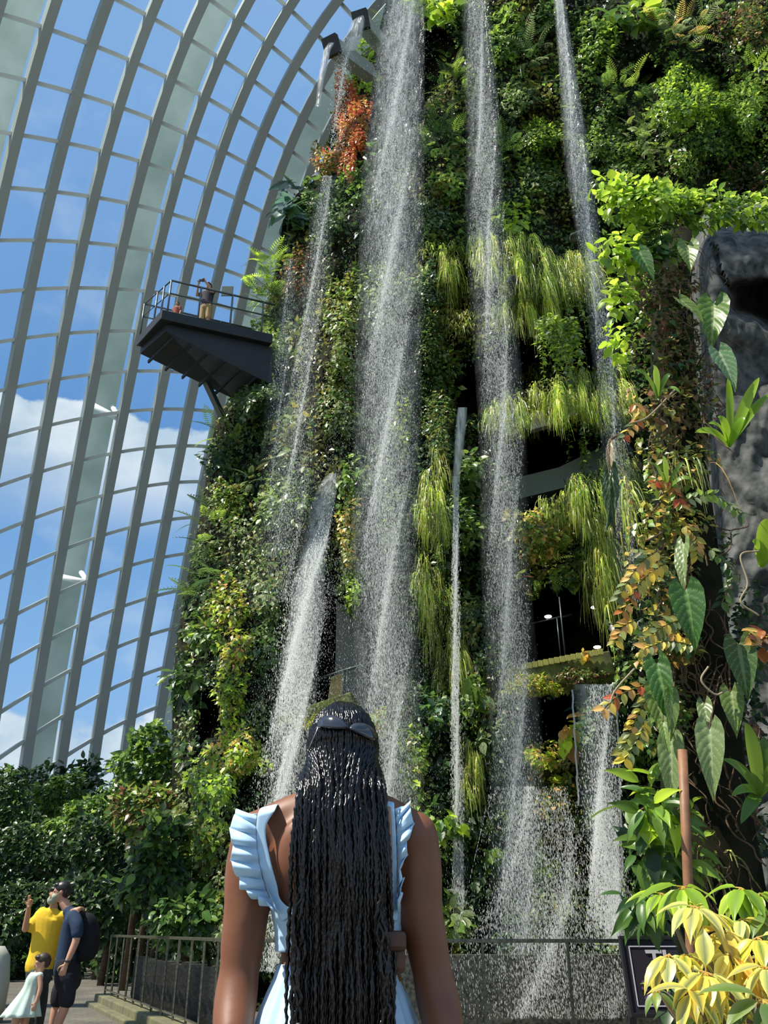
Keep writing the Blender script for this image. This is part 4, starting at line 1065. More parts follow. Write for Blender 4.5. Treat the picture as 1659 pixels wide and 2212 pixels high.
waterfall('fine spray above the railing right of the second waterfall',
          [(1700, 1150, 60, .4), (1900, 1180, 110, .7), (2050, 1200, 150, .8), (2200, 1210, 160, .7)], 12.0, 9000, .0065, curt=False, edge=.6)
waterfall('thin veil of mist drifting in front of the hollow and the left flank',
          [(900, 740, 120, .2), (1200, 720, 150, .6), (1500, 690, 170, .9), (1760, 690, 180, .7), (2100, 690, 190, .5)], 14.0, 11000, .0045, curt=False, edge=.6, depth=.9)
waterfall('soft halo of drifting spray around the widest waterfall',
          [(-120, 876, 60, .9), (400, 850, 80, 1), (1000, 835, 100, .9), (1700, 840, 110, .7), (2100, 845, 130, .5)], 14.6, 11000, .0055, curt=False, edge=.55, depth=.8)
waterfall('thin jet of water slanting down behind the left shoulder of the woman', [(1590, 628, 6, 1), (1640, 617, 6, 1), (1700, 604, 8, .8), (1730, 600, 10, .4)], 14.6, 900, .012, camp=1.2)
# overflow chutes at the very top
for (x0, y0, x1, y1, lab) in ((778, 42, 832, 108, 'upper of two steel overflow chutes at the top left of the mountain'), (714, 98, 800, 160, 'lower of two steel overflow chutes at the top left of the mountain')):
    a = at(x0, y0, 18.2); b = at(x1, y1, 20.5)
    r = empty('overflow_chute', b, 0, lab, 'chute')
    child(MB().beam(a, b, .42, .5).build('box_arm', M['frame'], bevel=.03), r)
    child(MB().beam(a + (a - b).normalized() * .02, a + (b - a) * .06, .5, .58).build('lip', M['steel']), r)
root = empty('water_jet', (0, 0, 0), 0, 'clear arc of water pouring off the lower overflow chute', 'water')
curtain([(92, 716, 7, 1), (110, 706, 9, 1), (140, 700, 9, .9), (180, 692, 7, .9), (230, 686, 5, .6)], 18.0, parent=root, name='water_arc', m='jet', bulge=.05, amp=1.3)
root = empty('water_jet', (0, 0, 0), 0, 'fan of water pouring off the upper overflow chute', 'water')
curtain([(30, 786, 8, 1), (45, 775, 16, .9), (80, 765, 18, .8), (110, 758, 14, .6)], 18.2, parent=root, name='water_fan', m='jet', bulge=.1, amp=1.2)
drops([(80, 760, 16, 1), (130, 745, 18, 1), (200, 735, 20, .4), (330, 722, 22, .2)], 18.3, 1500, .015, 1.3, .2, name='spray_drops', parent=root)

# ------------------------------------------------------------------ near planted column on the right
YC = 7.0
def q_at(x, y, dy=0.0): return at(x, y, YC + dy)
s = MB()
pts = [q_at(1600, 2260, .6), q_at(1560, 2000, .5), q_at(1520, 1700, .5), q_at(1500, 1400, .5), q_at(1475, 1100, .5), q_at(1455, 850, .5), q_at(1450, 620, .6), q_at(1470, 520, .8)]
s.loft([tuple(p) for p in pts], [(.34, .4), (.36, .4), (.34, .38), (.30, .36), (.26, .34), (.22, .3), (.2, .3), (.16, .2)], 18)
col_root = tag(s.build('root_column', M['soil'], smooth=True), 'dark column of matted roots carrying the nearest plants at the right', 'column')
g = np.random.default_rng(11)
s = MB()
for i in range(170):
    t = g.uniform(0, 1); y = 430 + t * 1650; xc = np.interp(y, [430, 850, 1400, 2080], [1480, 1455, 1500, 1575]) + g.normal(0, 45)
    p = q_at(xc, y, .12 - g.uniform(0, .18)); P = [p]
    for k in range(6): P.append(P[-1] + Vector((g.normal(0, .05), g.normal(-.01, .03), -g.uniform(.02, .12))))
    P = [q[:3] for q in spline([tuple(v) for v in P], 4)]; s.tube([tuple(v) for v in P], [.003 + .005 * g.random()] * len(P), 5, False)
tag(s.build('hanging_roots', M['root'], smooth=True), 'tangle of dry brown roots hanging on the nearest plant column', 'roots', kind='stuff')
# rock mass
px_ = np.linspace(0, 1, 240) ** 1.35; rows = np.arange(440, 2300, 8.0); VV = []
RK = [(440, 1530), (500, 1500), (560, 1485), (700, 1490), (900, 1500), (1100, 1520), (1300, 1535), (1700, 1560), (2300, 1600)]
def rockY(x, y):
    yy = 8.9 - .5 * np.clip((x - 1480) / 300, 0, 1) - 1.2 * np.clip((x - 1750) / 900, 0, 1) - .16 * snoise(x, y, 170) - .05 * snoise(x + 90, y, 38) - .03 * np.abs(snoise(x + 40, y + 10, 22))
    hol = [(1578, 620), (1600, 605), (1700, 640), (1700, 720), (1640, 700), (1590, 660)]
    hd_ = np.sqrt(((x - 1650 + .25 * (y - 650)) / 68) ** 2 + ((y - 655 - .25 * (x - 1650)) / 40) ** 2) + .10 * np.sin(x * .09) + .08 * np.sin(y * .13); yy = yy + .95 / (1 + np.exp((hd_ - 1) * 9))
    crack = np.abs((x - 1530) - (y - 520) * .45 - 6 * np.sin(y * .05)); yy = yy + .12 * (crack < 5) * (y < 640)
    return yy
for y in rows:
    x0 = np.interp(y, [a for a, b in RK], [b for a, b in RK]); xx = x0 + (2900 - x0) * px_
    top = .9 * np.clip((510 - y) / 70, 0, 1)
    p = at_np(xx, np.full(240, y), rockY(xx, y) + 2.2 * (1 - np.clip((xx - x0) / 50, 0, 1)) ** 2 + top)
    VV.append(np.vstack([p[0] + [[2.0, 5.0, 0]], p[0] + [[.8, 2.0, 0]], p]))
VV.insert(0, VV[0] + np.array([[.6, 2.6, .5]])); VV.insert(0, VV[0] + np.array([[1.0, 3.5, -.4]]))
VV = np.array(VV); nr, nc = VV.shape[:2]; idx = np.arange(nr * nc).reshape(nr, nc)
FF = np.stack([idx[:-1, :-1], idx[1:, :-1], idx[1:, 1:], idx[:-1, 1:]], -1).reshape(-1, 4)
ksplit = int((1040 - 440) / 8)
me = np_mesh('rock_face', VV.reshape(-1, 3), FF, smooth=True)
me.materials.append(M['rock']); me.materials.append(M['darkrock'])
mi = np.zeros(len(FF), np.int32); rowi = np.repeat(np.arange(nr - 1), nc - 1); coli = np.tile(np.arange(nc - 1), nr - 1); mi[rowi > 10 ** 6 + 5 * np.sin(coli * .11) + 3 * np.sin(coli * .31 + 1) + 2 * np.sin(coli * .83)] = 1
me.polygons.foreach_set('material_index', mi)
tag(link('rock_face', me), 'grey cracked rock face at the right edge behind the nearest plants', 'rock')
def near(name, specs, label, cat, group=None, kind=None):
    parts = []
    for (x, y, rx, ry, kd, pal, bu, de, sz, dY) in specs: parts += clump(x, y, rx, ry, kd, pal, bu, de, sz, Y0=YC + dY)
    return mk(name, parts, label, cat, group, kind)
def cover_near(specs, label):
    return near('leaf_litter', specs, label, 'plants', kind='stuff')
near('lime_vine', [(1390, 430, 100, 44, 'm', ['lime', 'bright'], .4, 1.9, .36, .1), (1500, 450, 90, 40, 'm', ['lime', 'bright', 'mid'], .4, 1.9, .36, .3), (1620, 460, 80, 36, 'm', ['lime', 'bright', 'mid'], .4, 1.9, .36, .5),
                   (1310, 405, 34, 26, 'm', ['lime'], .2, .9, .5, 0)], 'vivid lime green vine spreading over the top of the column and the grey rock', 'vine')
near('lime_vine', [(1350, 540, 55, 50, 'm', ['lime', 'bright'], .3, 1.4, .45, .1), (1420, 530, 60, 50, 'm', ['mid', 'bright', 'dark'], .3, 1.4, .45, .2), (1345, 640, 34, 50, 'm', ['lime', 'bright'], .3, 1.2, .45, .1), (1335, 730, 26, 36, 'm', ['lime'], .2, 1.1, .42, .05)],
     'vivid lime green vine hanging down the left side of the upper column', 'vine')
cover_near([(1430, 640, 70, 66, 's', ['olive', 'dark', 'brown'], .3, 1.1, .5, .25), (1450, 760, 70, 76, 's', ['brown', 'olive', 'dark'], .3, 1.0, .5, .25), (1500, 860, 50, 90, 's', ['dark', 'olive', 'brown'], .3, .9, .5, .3), (1430, 880, 70, 60, 's', ['gold', 'olive', 'pale', 'brown'], .3, .8, .5, .2),
            (1460, 1000, 80, 60, 's', ['olive', 'bright', 'pale', 'gold'], .3, .9, .5, .2), (1440, 1120, 80, 60, 's', ['bright', 'olive', 'gold'], .3, .9, .5, .2)], 'mixed dry and green leaves on the upper half of the nearest column')
cover_near([(1430, 1240, 70, 70, 's', ['pale', 'gold', 'dark', 'olive'], .3, .9, .5, .2), (1500, 1200, 90, 60, 's', ['dark', 'deep', 'olive'], .3, .9, .5, .5), (1440, 1380, 70, 70, 's', ['olive', 'dark', 'gold'], .3, .9, .5, .2),
            (1440, 1540, 60, 80, 's', ['dark', 'olive', 'mid'], .3, .9, .5, .3), (1600, 1380, 60, 120, 's', ['deep', 'dark'], .2, .7, .5, .9), (1600, 1620, 70, 120, 's', ['deep', 'dark', 'brown'], .2, .7, .5, .9), (1580, 1830, 90, 80, 's', ['deep', 'brown', 'dark'], .2, .7, .5, .8)],
           'dark mixed leaves on the lower half of the nearest column')
near('drooping_shrub', [(1430, 1750, 66, 60, 'l', ['lime', 'bright', 'mid'], .35, 1.5, .72, 0), (1400, 1700, 34, 30, 'l', ['lime', 'bright'], .2, 1.1, .8, 0), (1420, 1840, 64, 50, 'l', ['mid', 'dark', 'bright'], .3, 1.4, .72, .1), (1400, 1950, 50, 50, 'l', ['dark', 'mid'], .3, 1.4, .6, .2), (1480, 1840, 40, 60, 'l', ['mid', 'bright'], .2, 1.1, .6, .1)],
     'drooping broad leaved shrub left of the brown pole above the sign', 'shrub')
near('straw_tuft', [(1540, 1860, 40, 40, 'g', ['gold', 'olive'], .2, .8, .5, .2), (1480, 1010, 50, 30, 'h', ['gold', 'olive', 'pale'], .2, .7, .5, 0)], 'straw coloured grass tufts clinging to the nearest column', 'grass')
near('climbing_fern', [(1350, 1120, 34, 70, 'h', ['bright', 'pale'], .3, .7, .6, .6), (1400, 1280, 34, 60, 'g', ['olive', 'dark'], .2, .6, .5, .2)], 'fine grassy climber on the left edge of the nearest column', 'plant')

# golden compound sprays
def spray(pts, n, L, pal, dY=-.25):
    """stem with paired leaflets; returns parts"""
    P = [np.array(at(x, y, YC + dY)) for x, y in pts]; C2 = np.array(spline([tuple(p) for p in P], 8))
    t = np.linspace(1, len(C2) - 1, n); i = np.minimum(t.astype(int), len(C2) - 2); f = (t - i)[:, None]
    Q = C2[i] * (1 - f) + C2[i + 1] * f; T = nrm(C2[i + 1] - C2[i])
    out = []
    for sd in (-1, 1):
        side = nrm(np.cross(T, [[0, -1, .2]])) * sd
        D = nrm(side + T * .5 + [[0, -.15, -.45]] + RNG.normal(0, .12, (n, 3))); U = nrm(RNG.normal(0, .2, (n, 3)) + [[-.2, -.8, .5]])
        out.append(lay(Q, D, U, L * RNG.uniform(.8, 1.15, n), L, T_OVAL, palcol(pal, n, .15)))
    m = MB().tube([tuple(c) for c in C2], .006, 5)
    V = np.array(m.v); Fq = np.array([f for f in m.f if len(f) == 4])
    out.append((V, Fq, palcol(['olive'], len(V), .1)))
    return out
SP = [([(1420, 1190), (1380, 1220), (1335, 1290)], 9, ['gold', 'yellow', 'pale'], 'highest golden leaf spray left of the largest heart shaped leaf'),
      ([(1440, 1215), (1390, 1250), (1345, 1320)], 9, ['gold', 'yellow', 'orange'], 'golden leaf spray just below the highest one'),
      ([(1370, 1340), (1345, 1355), (1330, 1385)], 4, ['yellow', 'gold'], 'small yellow leaf spray above the mossy planter end'),
      ([(1500, 1395), (1440, 1385), (1395, 1400)], 8, ['gold', 'pale', 'yellow'], 'golden leaf spray running leftwards under the largest heart shaped leaf'),
      ([(1520, 1330), (1450, 1345), (1400, 1375)], 8, ['pale', 'gold', 'olive'], 'pale leaf spray close under the largest heart shaped leaf'),
      ([(1390, 1480), (1340, 1500), (1305, 1530)], 4, ['orange', 'gold'], 'orange tinged leaves hanging in front of the glassy sheet'),
      ([(1400, 1500), (1370, 1560), (1345, 1620)], 8, ['yellow', 'gold', 'pale'], 'yellow leaf spray left of the long pale leaves'),
      ([(1390, 1560), (1380, 1590), (1350, 1640)], 6, ['yellow', 'pale'], 'yellow leaf spray lowest on the left edge of the column'),
      ([(1400, 1045), (1440, 1040), (1470, 1090)], 8, ['gold', 'orange', 'bright'], 'orange and green leaf spray above the dark climbers'),
      ([(1475, 1135), (1500, 1160), (1505, 1200)], 7, ['gold', 'olive'], 'thin golden spray drooping above the largest heart shaped leaf'),
      ([(1370, 870), (1380, 900), (1350, 940)], 6, ['orange', 'gold', 'pale'], 'orange tinged leaf spray at the left edge beside the grass ledge'),
      ([(1480, 1080), (1540, 1070), (1600, 1110)], 8, ['bright', 'mid', 'pale'], 'green leaf spray reaching right in front of the rock'),
      ([(1530, 1180), (1580, 1240), (1560, 1300)], 7, ['mid', 'pale', 'dark'], 'green leaf spray right of the largest heart shaped leaf')]
for pts, n, pal, lab in SP:
    mk('leaf_spray', spray(pts, n + 2, .095, pal), lab, 'branch', 'leaf sprays on the nearest column')

# heart shaped veined leaves
def vein_leaf(tipdir, L, W, base, face, c1, c2, curl=.25, ptype='heart', rip=.012):
    nt_, nw = 60, 12
    t = np.linspace(0, 1, nt_)
    if ptype == 'heart': w = np.interp(t, [0, .06, .15, .3, .45, .65, .85, 1], [.20, .38, .47, .45, .38, .27, .12, .004]); eo = np.interp(t, [0, .15, .35, 1], [-.20, -.10, .02, 0])
    else: w = np.interp(t, [0, .1, .3, .5, .7, .9, 1], [.02, .14, .26, .3, .24, .1, .004]); eo = 0 * t
    V = []; col = []
    for i in range(nt_):
        for j in range(-nw, nw + 1):
            a = abs(j) / nw
            y = t[i] + eo[i] * a ** 1.3
            x = w[i] * j / nw
            vein = abs(((t[i] - a * .28) * 8) % 1 - .5)      # side veins sweep towards the tip
            z = -curl * t[i] ** 2 + .10 * a * W - rip * math.exp(-(vein / .12) ** 2) + .008 * math.sin(i * .3 + j * .5)
            isv = a < .09 or (vein < .07)
            V.append((x * W / 1.0, y * L, z * L)); col.append(c2 if isv else c1)
    V = np.array(V); D = np.array(Vector(tipdir).normalized()); U = np.array(Vector(face).normalized())
    X = np.cross(D, U); X /= np.linalg.norm(X); Z = np.cross(X, D)
    Vw = np.array(base) + V[:, :1] * X * L * .6 + V[:, 1:2] * D + V[:, 2:3] * Z
    K = 2 * nw + 1; Q = np.array([(i * K + j, i * K + j + 1, (i + 1) * K + j + 1, (i + 1) * K + j) for i in range(nt_ - 1) for j in range(K - 1)])
    return Vw, Q, np.array(col) * RNG.uniform(.9, 1.1)
def heart(root, x0, y0, x1, y1, dY, c1, c2, face=(-.25, -1, .35), W=1.0, tip_out=-.1, lab=None, ptype='heart', att=None):
    a = at(x0, y0, YC + dY); b = at(x1, y1, YC + dY + tip_out); L = (b - a).length
    V, Q, c = vein_leaf(b - a, L * 1.04, W, a, face, c1, c2, ptype=ptype)
    o = link('leaf', np_mesh('leaf', V, Q, c, smooth=True), M['leaf']); child(o, root); o['label'] = lab if lab else 'veined leaf'
    if not lab: del o['label']
    if att is not None:
        p = Vector(att); child(MB().tube([p, (p + a) / 2 + Vector((0, -.05, .1)), a], .007, 6).build('leaf_stalk', M['root'], smooth=True), root)
G1, G2 = (.04, .12, .02), (.16, .30, .08); L1, L2 = (.15, .24, .05), (.33, .42, .16); P1, P2 = (.18, .26, .09), (.36, .44, .22)
r = empty('anthurium', at(1480, 1300, YC + .3), 0, 'anthurium with the largest dark green heart shaped veined leaf on the nearest column', 'plant')
st = q_at(1490, 1230, .2)
heart(r, 1480, 1275, 1503, 1392, -.35, G1, G2, W=.95, att=st, lab='largest dark green heart shaped leaf')
heart(r, 1478, 1175, 1465, 1265, -.25, P1, P2, face=(-.9, -.6, .2), W=.6, att=st, lab='pale leaf hanging edge on above the dark one')
r = empty('anthurium', at(1440, 1480, YC + .3), 0, 'anthurium with a stack of long pale green veined leaves left of the brown pole', 'plant')
st = q_at(1460, 1450, .2)
for (x0, y0, x1, y1, W, c1, c2, f) in ((1420, 1435, 1445, 1560, .7, G1, G2, (-.5, -1, .3)), (1415, 1490, 1438, 1590, .8, L1, L2, (-.3, -1, .4)), (1448, 1500, 1455, 1590, .6, L1, L2, (.2, -1, .3)),
                                     (1448, 1600, 1452, 1730, .72, P1, P2, (-.2, -1, .4)), (1432, 1560, 1444, 1620, .6, L1, L2, (-.3, -1, .4))):
    heart(r, x0, y0, x1, y1, -.35 + .05 * (y0 % 3), c1, c2, face=f, W=W, att=st)
r = empty('anthurium', at(1590, 1440, YC + .3), 0, 'anthurium with a ribbed dark heart shaped leaf and pale leaves right of the brown pole', 'plant')
st = q_at(1570, 1430, .3)
heart(r, 1595, 1392, 1617, 1500, -.3, (.06, .13, .025), (.2, .3, .12), W=.95, att=st, lab='ribbed dark heart shaped leaf')
heart(r, 1578, 1495, 1592, 1580, -.2, L1, L2, W=.9, att=st)
heart(r, 1532, 1575, 1540, 1715, -.35, P1, P2, W=.72, att=st, face=(-.3, -1, .45), lab='long pale leaf with fine veins')
heart(r, 1522, 1520, 1530, 1590, -.2, P1, P2, W=.7, att=st, face=(-.6, -1, .3))
r = empty('anthurium', at(1500, 600, YC + .3), 0, 'anthurium with four single light leaves in front of the grey rock', 'plant')
st = q_at(1470, 640, .2)
heart(r, 1485, 530, 1492, 572, -.25, L1, L2, W=1.0, att=st)
heart(r, 1468, 648, 1522, 682, -.25, L1, L2, W=.8, att=st, face=(-.2, -1, .9))
heart(r, 1541, 655, 1538, 735, -.2, (.10, .22, .02), L2, W=.95, att=st)
heart(r, 1380, 545, 1412, 592, -.25, G1, G2, W=.8, att=st)
r = empty('anthurium', at(1560, 790, YC + .3), 0, 'anthurium with one drooping striped leaf above the strap leaved plant', 'plant')
heart(r, 1552, 760, 1592, 826, -.3, (.12, .24, .10), (.40, .5, .3), W=.85, att=q_at(1500, 800, .2), face=(-.2, -1, .7))
r = empty('banana_leaf', at(1315, 1010, YC + .3), 0, 'folded pleated palm leaf with brown upper part hanging before the grass curtains', 'plant')
child(MB().tube([q_at(1420, 930, .3), q_at(1360, 925, -.1), q_at(1318, 950, -.3)], .010, 6).build('leaf_stalk', M['root'], smooth=True), r)
for k, (dx, W) in enumerate(((0, .5), (14, .5))):
    heart(r, 1316 + dx * .4, 1000, 1312 + dx * 1.6, 1125, -.3, (.05, .10, .04), (.22, .26, .16), W=W, ptype='oval', face=(-.8 + k * 1.4, -1, .2))
heart(r, 1318, 950, 1316, 1010, -.3, (.45, .36, .22), (.3, .22, .12), W=.5, ptype='oval')

# strap leaved plants on the column
def strap_plant(cx, cy, tips, dY, label, pal='lime', wpx=26, name='strap_leaf_plant'):
    base = at(cx, cy, YC + dY); r = empty(name, base, 0, label, 'plant')
    for i, (tx, ty) in enumerate(tips):
        tip = at(tx, ty, YC + dY - .15 - .1 * (i % 2)); n = 14
        sc_ = scale_at(cy, YC); W = wpx / sc_ * (.6 + .4 * ((i * 37) % 10) / 10)
        mid = (base + tip) / 2 + Vector((0, -.12, .10)); V = []; col = []
        c = np.array(PAL[pal][i % 3])
        for k in range(n + 1):
            t = k / n; p = base * (1 - t) ** 2 + mid * 2 * t * (1 - t) + tip * t * t
            d = ((mid - base) * (1 - t) + (tip - mid) * t).normalized(); sd = d.cross(Vector((-.2, -1, .3))).normalized()
            w_ = W * math.sin(math.pi * min(1, t * .93 + .07)) ** .7 * .5
            for j in (-1, 0, 1):
                V.append(tuple(p + sd * (w_ * j) + Vector((0, .25 * w_ if j == 0 else 0, 0)))); col.append(c * (.8 if j == 0 else 1))
        Q = [(3 * k + j, 3 * k + j + 1, 3 * k + 4 + j, 3 * k + 3 + j) for k in range(n) for j in (0, 1)]
        child(link('leaf', np_mesh('leaf', np.array(V), np.array(Q), np.array(col), smooth=True), M['leaf']), r)
    return r
strap_plant(1575, 965, [(1572, 815), (1640, 815), (1665, 850), (1530, 915), (1500, 935), (1610, 905), (1550, 900)], -.1, 'bright green plant of long strap leaves standing before the grey rock')
strap_plant(1645, 1225, [(1625, 1170), (1655, 1120), (1680, 1160)], -.1, 'bright pleated leaf plant at the right frame edge, upper', wpx=40)
strap_plant(1640, 1720, [(1560, 1640), (1610, 1560), (1650, 1590), (1580, 1720), (1690, 1650), (1600, 1780)], -.1, 'plant of long green strap leaves at the right frame edge beside the brown pole', pal='bright', wpx=34)
strap_plant(1440, 1060, [(1400, 1000), (1430, 985), (1480, 1000), (1390, 1045), (1500, 1040)], -.2, 'small rosette of green strap leaves in the middle of the column', pal='bright', wpx=12)
strap_plant(1420, 860, [(1370, 800), (1410, 790), (1450, 810), (1470, 850)], -.2, 'small light leaved rosette in the upper middle of the column', pal='bright', wpx=16)
# bare twigs and withered bits
for pts, lab in (([(1640, 1190), (1600, 1200), (1615, 1260), (1600, 1300), (1640, 1330)], 'bare pale looping stem at the right edge above the withered pods'),
                 ([(1360, 915), (1400, 900), (1460, 840)], 'bare pale twig crossing the column above the rosette'),
                 ([(1530, 1440), (1515, 1470), (1545, 1500), (1570, 1490)], 'small crooked pale twig right of the brown pole'),
                 ([(1370, 1445), (1330, 1490), (1318, 1520)], 'thin pale twig hanging over the glassy sheet')):
    P = spline([tuple(at(x, y, YC - .3)) for x, y in pts], 8)
    tag(MB().tube([tuple(p) for p in P], .008, 6).build('twig', mat('pale_twig', (.32, .27, .16), .8), smooth=True), lab, 'twig')
mk('withered_pods', clump(1642, 1380, 14, 22, 'm', ['gold', 'orange', 'brown'], .08, 2.5, .5, Y0=YC - .25), 'withered brown pods dangling at the right frame edge', 'pods')
mk('red_bromeliad', clump(1560, 1752, 16, 12, 'm', ['red'], .08, 2.0, .3, Y0=YC + .3), 'small red flower in the dark part of the column', 'flower')
# brown pole
s = MB(); s.tube([at(1474, 1620, YC - .5), at(1484, 1850, YC - .5), at(1495, 2110, YC - .5), at(1500, 2330, YC - .5)], .035, 12)
tag(s.build('brown_pole', M['copper'], smooth=True), 'slim brown pole standing before the nearest plant column', 'pole')

# ------------------------------------------------------------------ sign
sgn = empty('sign', at(1400, 2100, 8.7), 0, 'dark framed sign with pale and purple lettering at the right end of the railing', 'sign')
a = at(1338, 2026, 8.7); sc_ = scale_at(2100, 8.7)
b = at(1338, 2196, 8.7); H = a.z - b.z
tilt = Matrix.Rotation(math.radians(-12), 3, 'X')
W_ = 1.25
cen = Vector((a.x + W_ / 2 + .03, 8.75, (a.z + b.z) / 2))
def sp(x, z, y=0): return cen + tilt @ Vector((x, y, z))
def sbox(x, z, w_, h_, y, d, m, name, par): 
    s = MB(); s.box(sp(x, z, y), (w_, d, h_), tilt); return child(s.build(name, m, bevel=.0), par)
m_sign = mat('sign_face', (.022, .019, .026), .35); m_fr = mat('sign_frame', (.012, .012, .014), .4); m_ln = mat('sign_outline', (.45, .43, .5), .5)
sbox(0, 0, W_, H, 0, .04, m_sign, 'board', sgn)
fr = MB(); 
for (x, z, w_, h_) in ((0, H / 2, W_ + .03, .035), (0, -H / 2, W_ + .03, .035), (-W_ / 2, 0, .03, H), (W_ / 2, 0, .03, H)): fr.box(sp(x, z, -.015), (w_, .05, h_), tilt)
child(fr.build('frame', m_fr, bevel=.005), sgn)
ln = MB(); u_, v_ = W_ / 2 - .065, H / 2 - .07
for (x, z, w_, h_) in ((0, v_, 2 * u_, .010), (0, -v_, 2 * u_, .010), (-u_, 0, .010, 2 * v_), (u_, 0, .010, 2 * v_)): ln.box(sp(x, z, -.026), (w_, .006, h_), tilt)
child(ln.build('outline', m_ln), sgn)
lg = MB(); 
for x in (-W_ / 2 + .04, W_ / 2 - .04): lg.box((cen.x + x, cen.y + .08, (b.z + .05) / 2), (.06, .05, b.z + .05))
child(lg.build('leg', m_fr), sgn)
def text3(body, x, z, size, m, name):
    cu = bpy.data.curves.new(name, 'FONT'); cu.body = body; cu.size = size; cu.extrude = .004; cu.offset = .004
    o = bpy.data.objects.new(name, cu); C.objects.link(o); cu.materials.append(m)
    R = (tilt.to_4x4() @ Matrix.Rotation(math.pi / 2, 4, 'X'))
    p = sp(x, z, -.028) - Vector(sgn.location)
    me = bpy.data.meshes.new_from_object(o.evaluated_get(bpy.context.evaluated_depsgraph_get())); bpy.data.objects.remove(o); o = bpy.data.objects.new(name, me); C.objects.link(o)
    if not me.materials: me.materials.append(m)
    o.parent = sgn; o.matrix_parent_inverse = Matrix.Identity(4); o.matrix_local = Matrix.Translation(p) @ R
    return o
text3('The', -u_ + .14, .04, .24, mat('sign_letters', (.42, .40, .42), .6), 'title_lettering')
pm = mat('purple_letters', (.10, .05, .16), .6)
gl = MB()
for (x, z, w_, h_, rz) in ((.05, .14, .05, .02, .5), (.04, .09, .05, .02, .5), (.05, .03, .05, .02, -.7), (.12, .13, .14, .018, 0), (.12, .08, .018, .14, 0), (.18, .08, .018, .14, 0), (.15, .03, .13, .018, 0), (.15, .08, .1, .016, 0),
                       (.30, .15, .15, .018, .1), (.27, .10, .10, .018, 0), (.30, .07, .018, .17, 0), (.36, .06, .018, .16, .1), (.33, .03, .14, .018, 0), (.25, .04, .018, .1, -.2), (.33, .11, .1, .016, -.4)):
    gl.box(sp(-u_ + .04 + x, -v_ + .04 + z, -.028), (w_, .006, h_), tilt @ Matrix.Rotation(rz, 3, 'Y'))
child(gl.build('purple_lettering', pm), sgn)

# ------------------------------------------------------------------ variegated schefflera in the lower right foreground
YS = 3.7
sh = empty('variegated_schefflera', at(1570, 2330, YS), 0, 'yellow and green variegated bush with drooping leaf whorls in the lower right foreground', 'shrub')
m_st = mat('schefflera_stem', (.22, .17, .10), .7)
trunk = at(1620, 2400, YS + .2)
WH = [(1474, 1915, 105, 'lime', 'bright', 9, .1), (1500, 1958, 95, 'yellow', 'pale', 8, -.05), (1601, 1918, 100, 'lime', 'bright', 9, .2), (1445, 2062, 90, 'yellow', 'pale', 6, -.15), (1478, 2062, 70, 'yellow', 'bright', 6, -.1),
      (1525, 2100, 105, 'yellow', 'pale', 9, -.2), (1560, 2010, 90, 'yellow', 'gold', 8, 0), (1636, 2025, 90, 'yellow', 'bright', 8, -.1), (1655, 1975, 80, 'bright', 'pale', 7, .1), (1648, 2160, 120, 'pale', 'mid', 9, -.3),
      (1600, 2090, 80, 'gold', 'yellow', 8, 0), (1560, 2180, 85, 'yellow', 'bright', 7, -.1), (1510, 2200, 90, 'pale', 'bright', 7, -.1), (1690, 2080, 90, 'yellow', 'pale', 8, -.1), (1450, 2230, 70, 'yellow', 'bright', 6, .1), (1600, 2270, 90, 'yellow', 'bright', 8, -.1), (1545, 1975, 60, 'yellow', 'bright', 6, .1), (1420, 2140, 60, 'pale', 'bright', 5, .2), (1575, 2060, 75, 'yellow', 'gold', 7, -.1), (1640, 1930, 80, 'lime', 'bright', 7, .3), (1530, 2040, 70, 'yellow', 'gold', 7, .15), (1620, 2130, 70, 'yellow', 'gold', 7, .1), (1495, 2140, 85, 'yellow', 'pale', 7, -.25), (1430, 1930, 85, 'lime', 'bright', 7, .4), (1600, 1985, 70, 'yellow', 'pale', 7, .1), (1590, 2220, 90, 'yellow', 'pale', 8, -.3), (1655, 2090, 80, 'yellow', 'pale', 7, -.2)]
for i, (x, y, Lp, mar, cen_, n, dY) in enumerate(WH):
    c = np.array(at(x, y, YS + dY)); L = .88 * Lp / scale_at(y, YS)
    a = RNG.uniform(0, 6.28) + np.arange(n) * 2 * math.pi / n + RNG.normal(0, .15, n)
    D = np.stack([np.cos(a), -.45 + .75 * np.sin(a), -.45 - .35 * RNG.random(n) + .45 * (np.sin(a) > .3)], -1) + RNG.normal(0, .22, (n, 3))
    U = nrm(np.stack([.25 * np.cos(a), -.35 + 0 * a, 1 + 0 * a], -1))
    c0 = c + nrm(D) * L * .14
    cc = palcol(cen_, n, .1); mm = palcol(mar, n, .08)
    wh = lay(c0, D, U, L * RNG.uniform(.8, 1.1, n), L * 1.15, T_LANCE, cc, mm)
    st_ = MB()
    for k in range(n): st_.tube([tuple(c), tuple(c0[k])], .003, 5)
    V = np.array(st_.v); Fq = np.array([f for f in st_.f if len(f) == 4])
    child(link('leaf_whorl', leafmesh('leaf_whorl', [wh, (V, Fq, palcol('gold', len(V), .05))]), M['leaf']), sh)
    p = Vector(c); q = p.lerp(trunk, .35) + Vector((.04, .08, -.05))
    child(MB().tube([p, q, trunk], [.006, .010, .016], 7).build('branch', m_st, smooth=True), sh)
mk('fine_leaved_shrub', clump(1600, 2120, 70, 60, 's', ['olive', 'gold', 'bright'], .2, 1.2, .28, Y0=YS + .9), 'fine leaved yellowish plant seen through the gaps of the variegated bush', 'plant')
near('understory', [(1560, 2150, 130, 90, 's', ['deep', 'dark'], .3, 1.0, .7, -.2)], 'dark undergrowth behind the variegated bush', 'plants', kind='stuff')

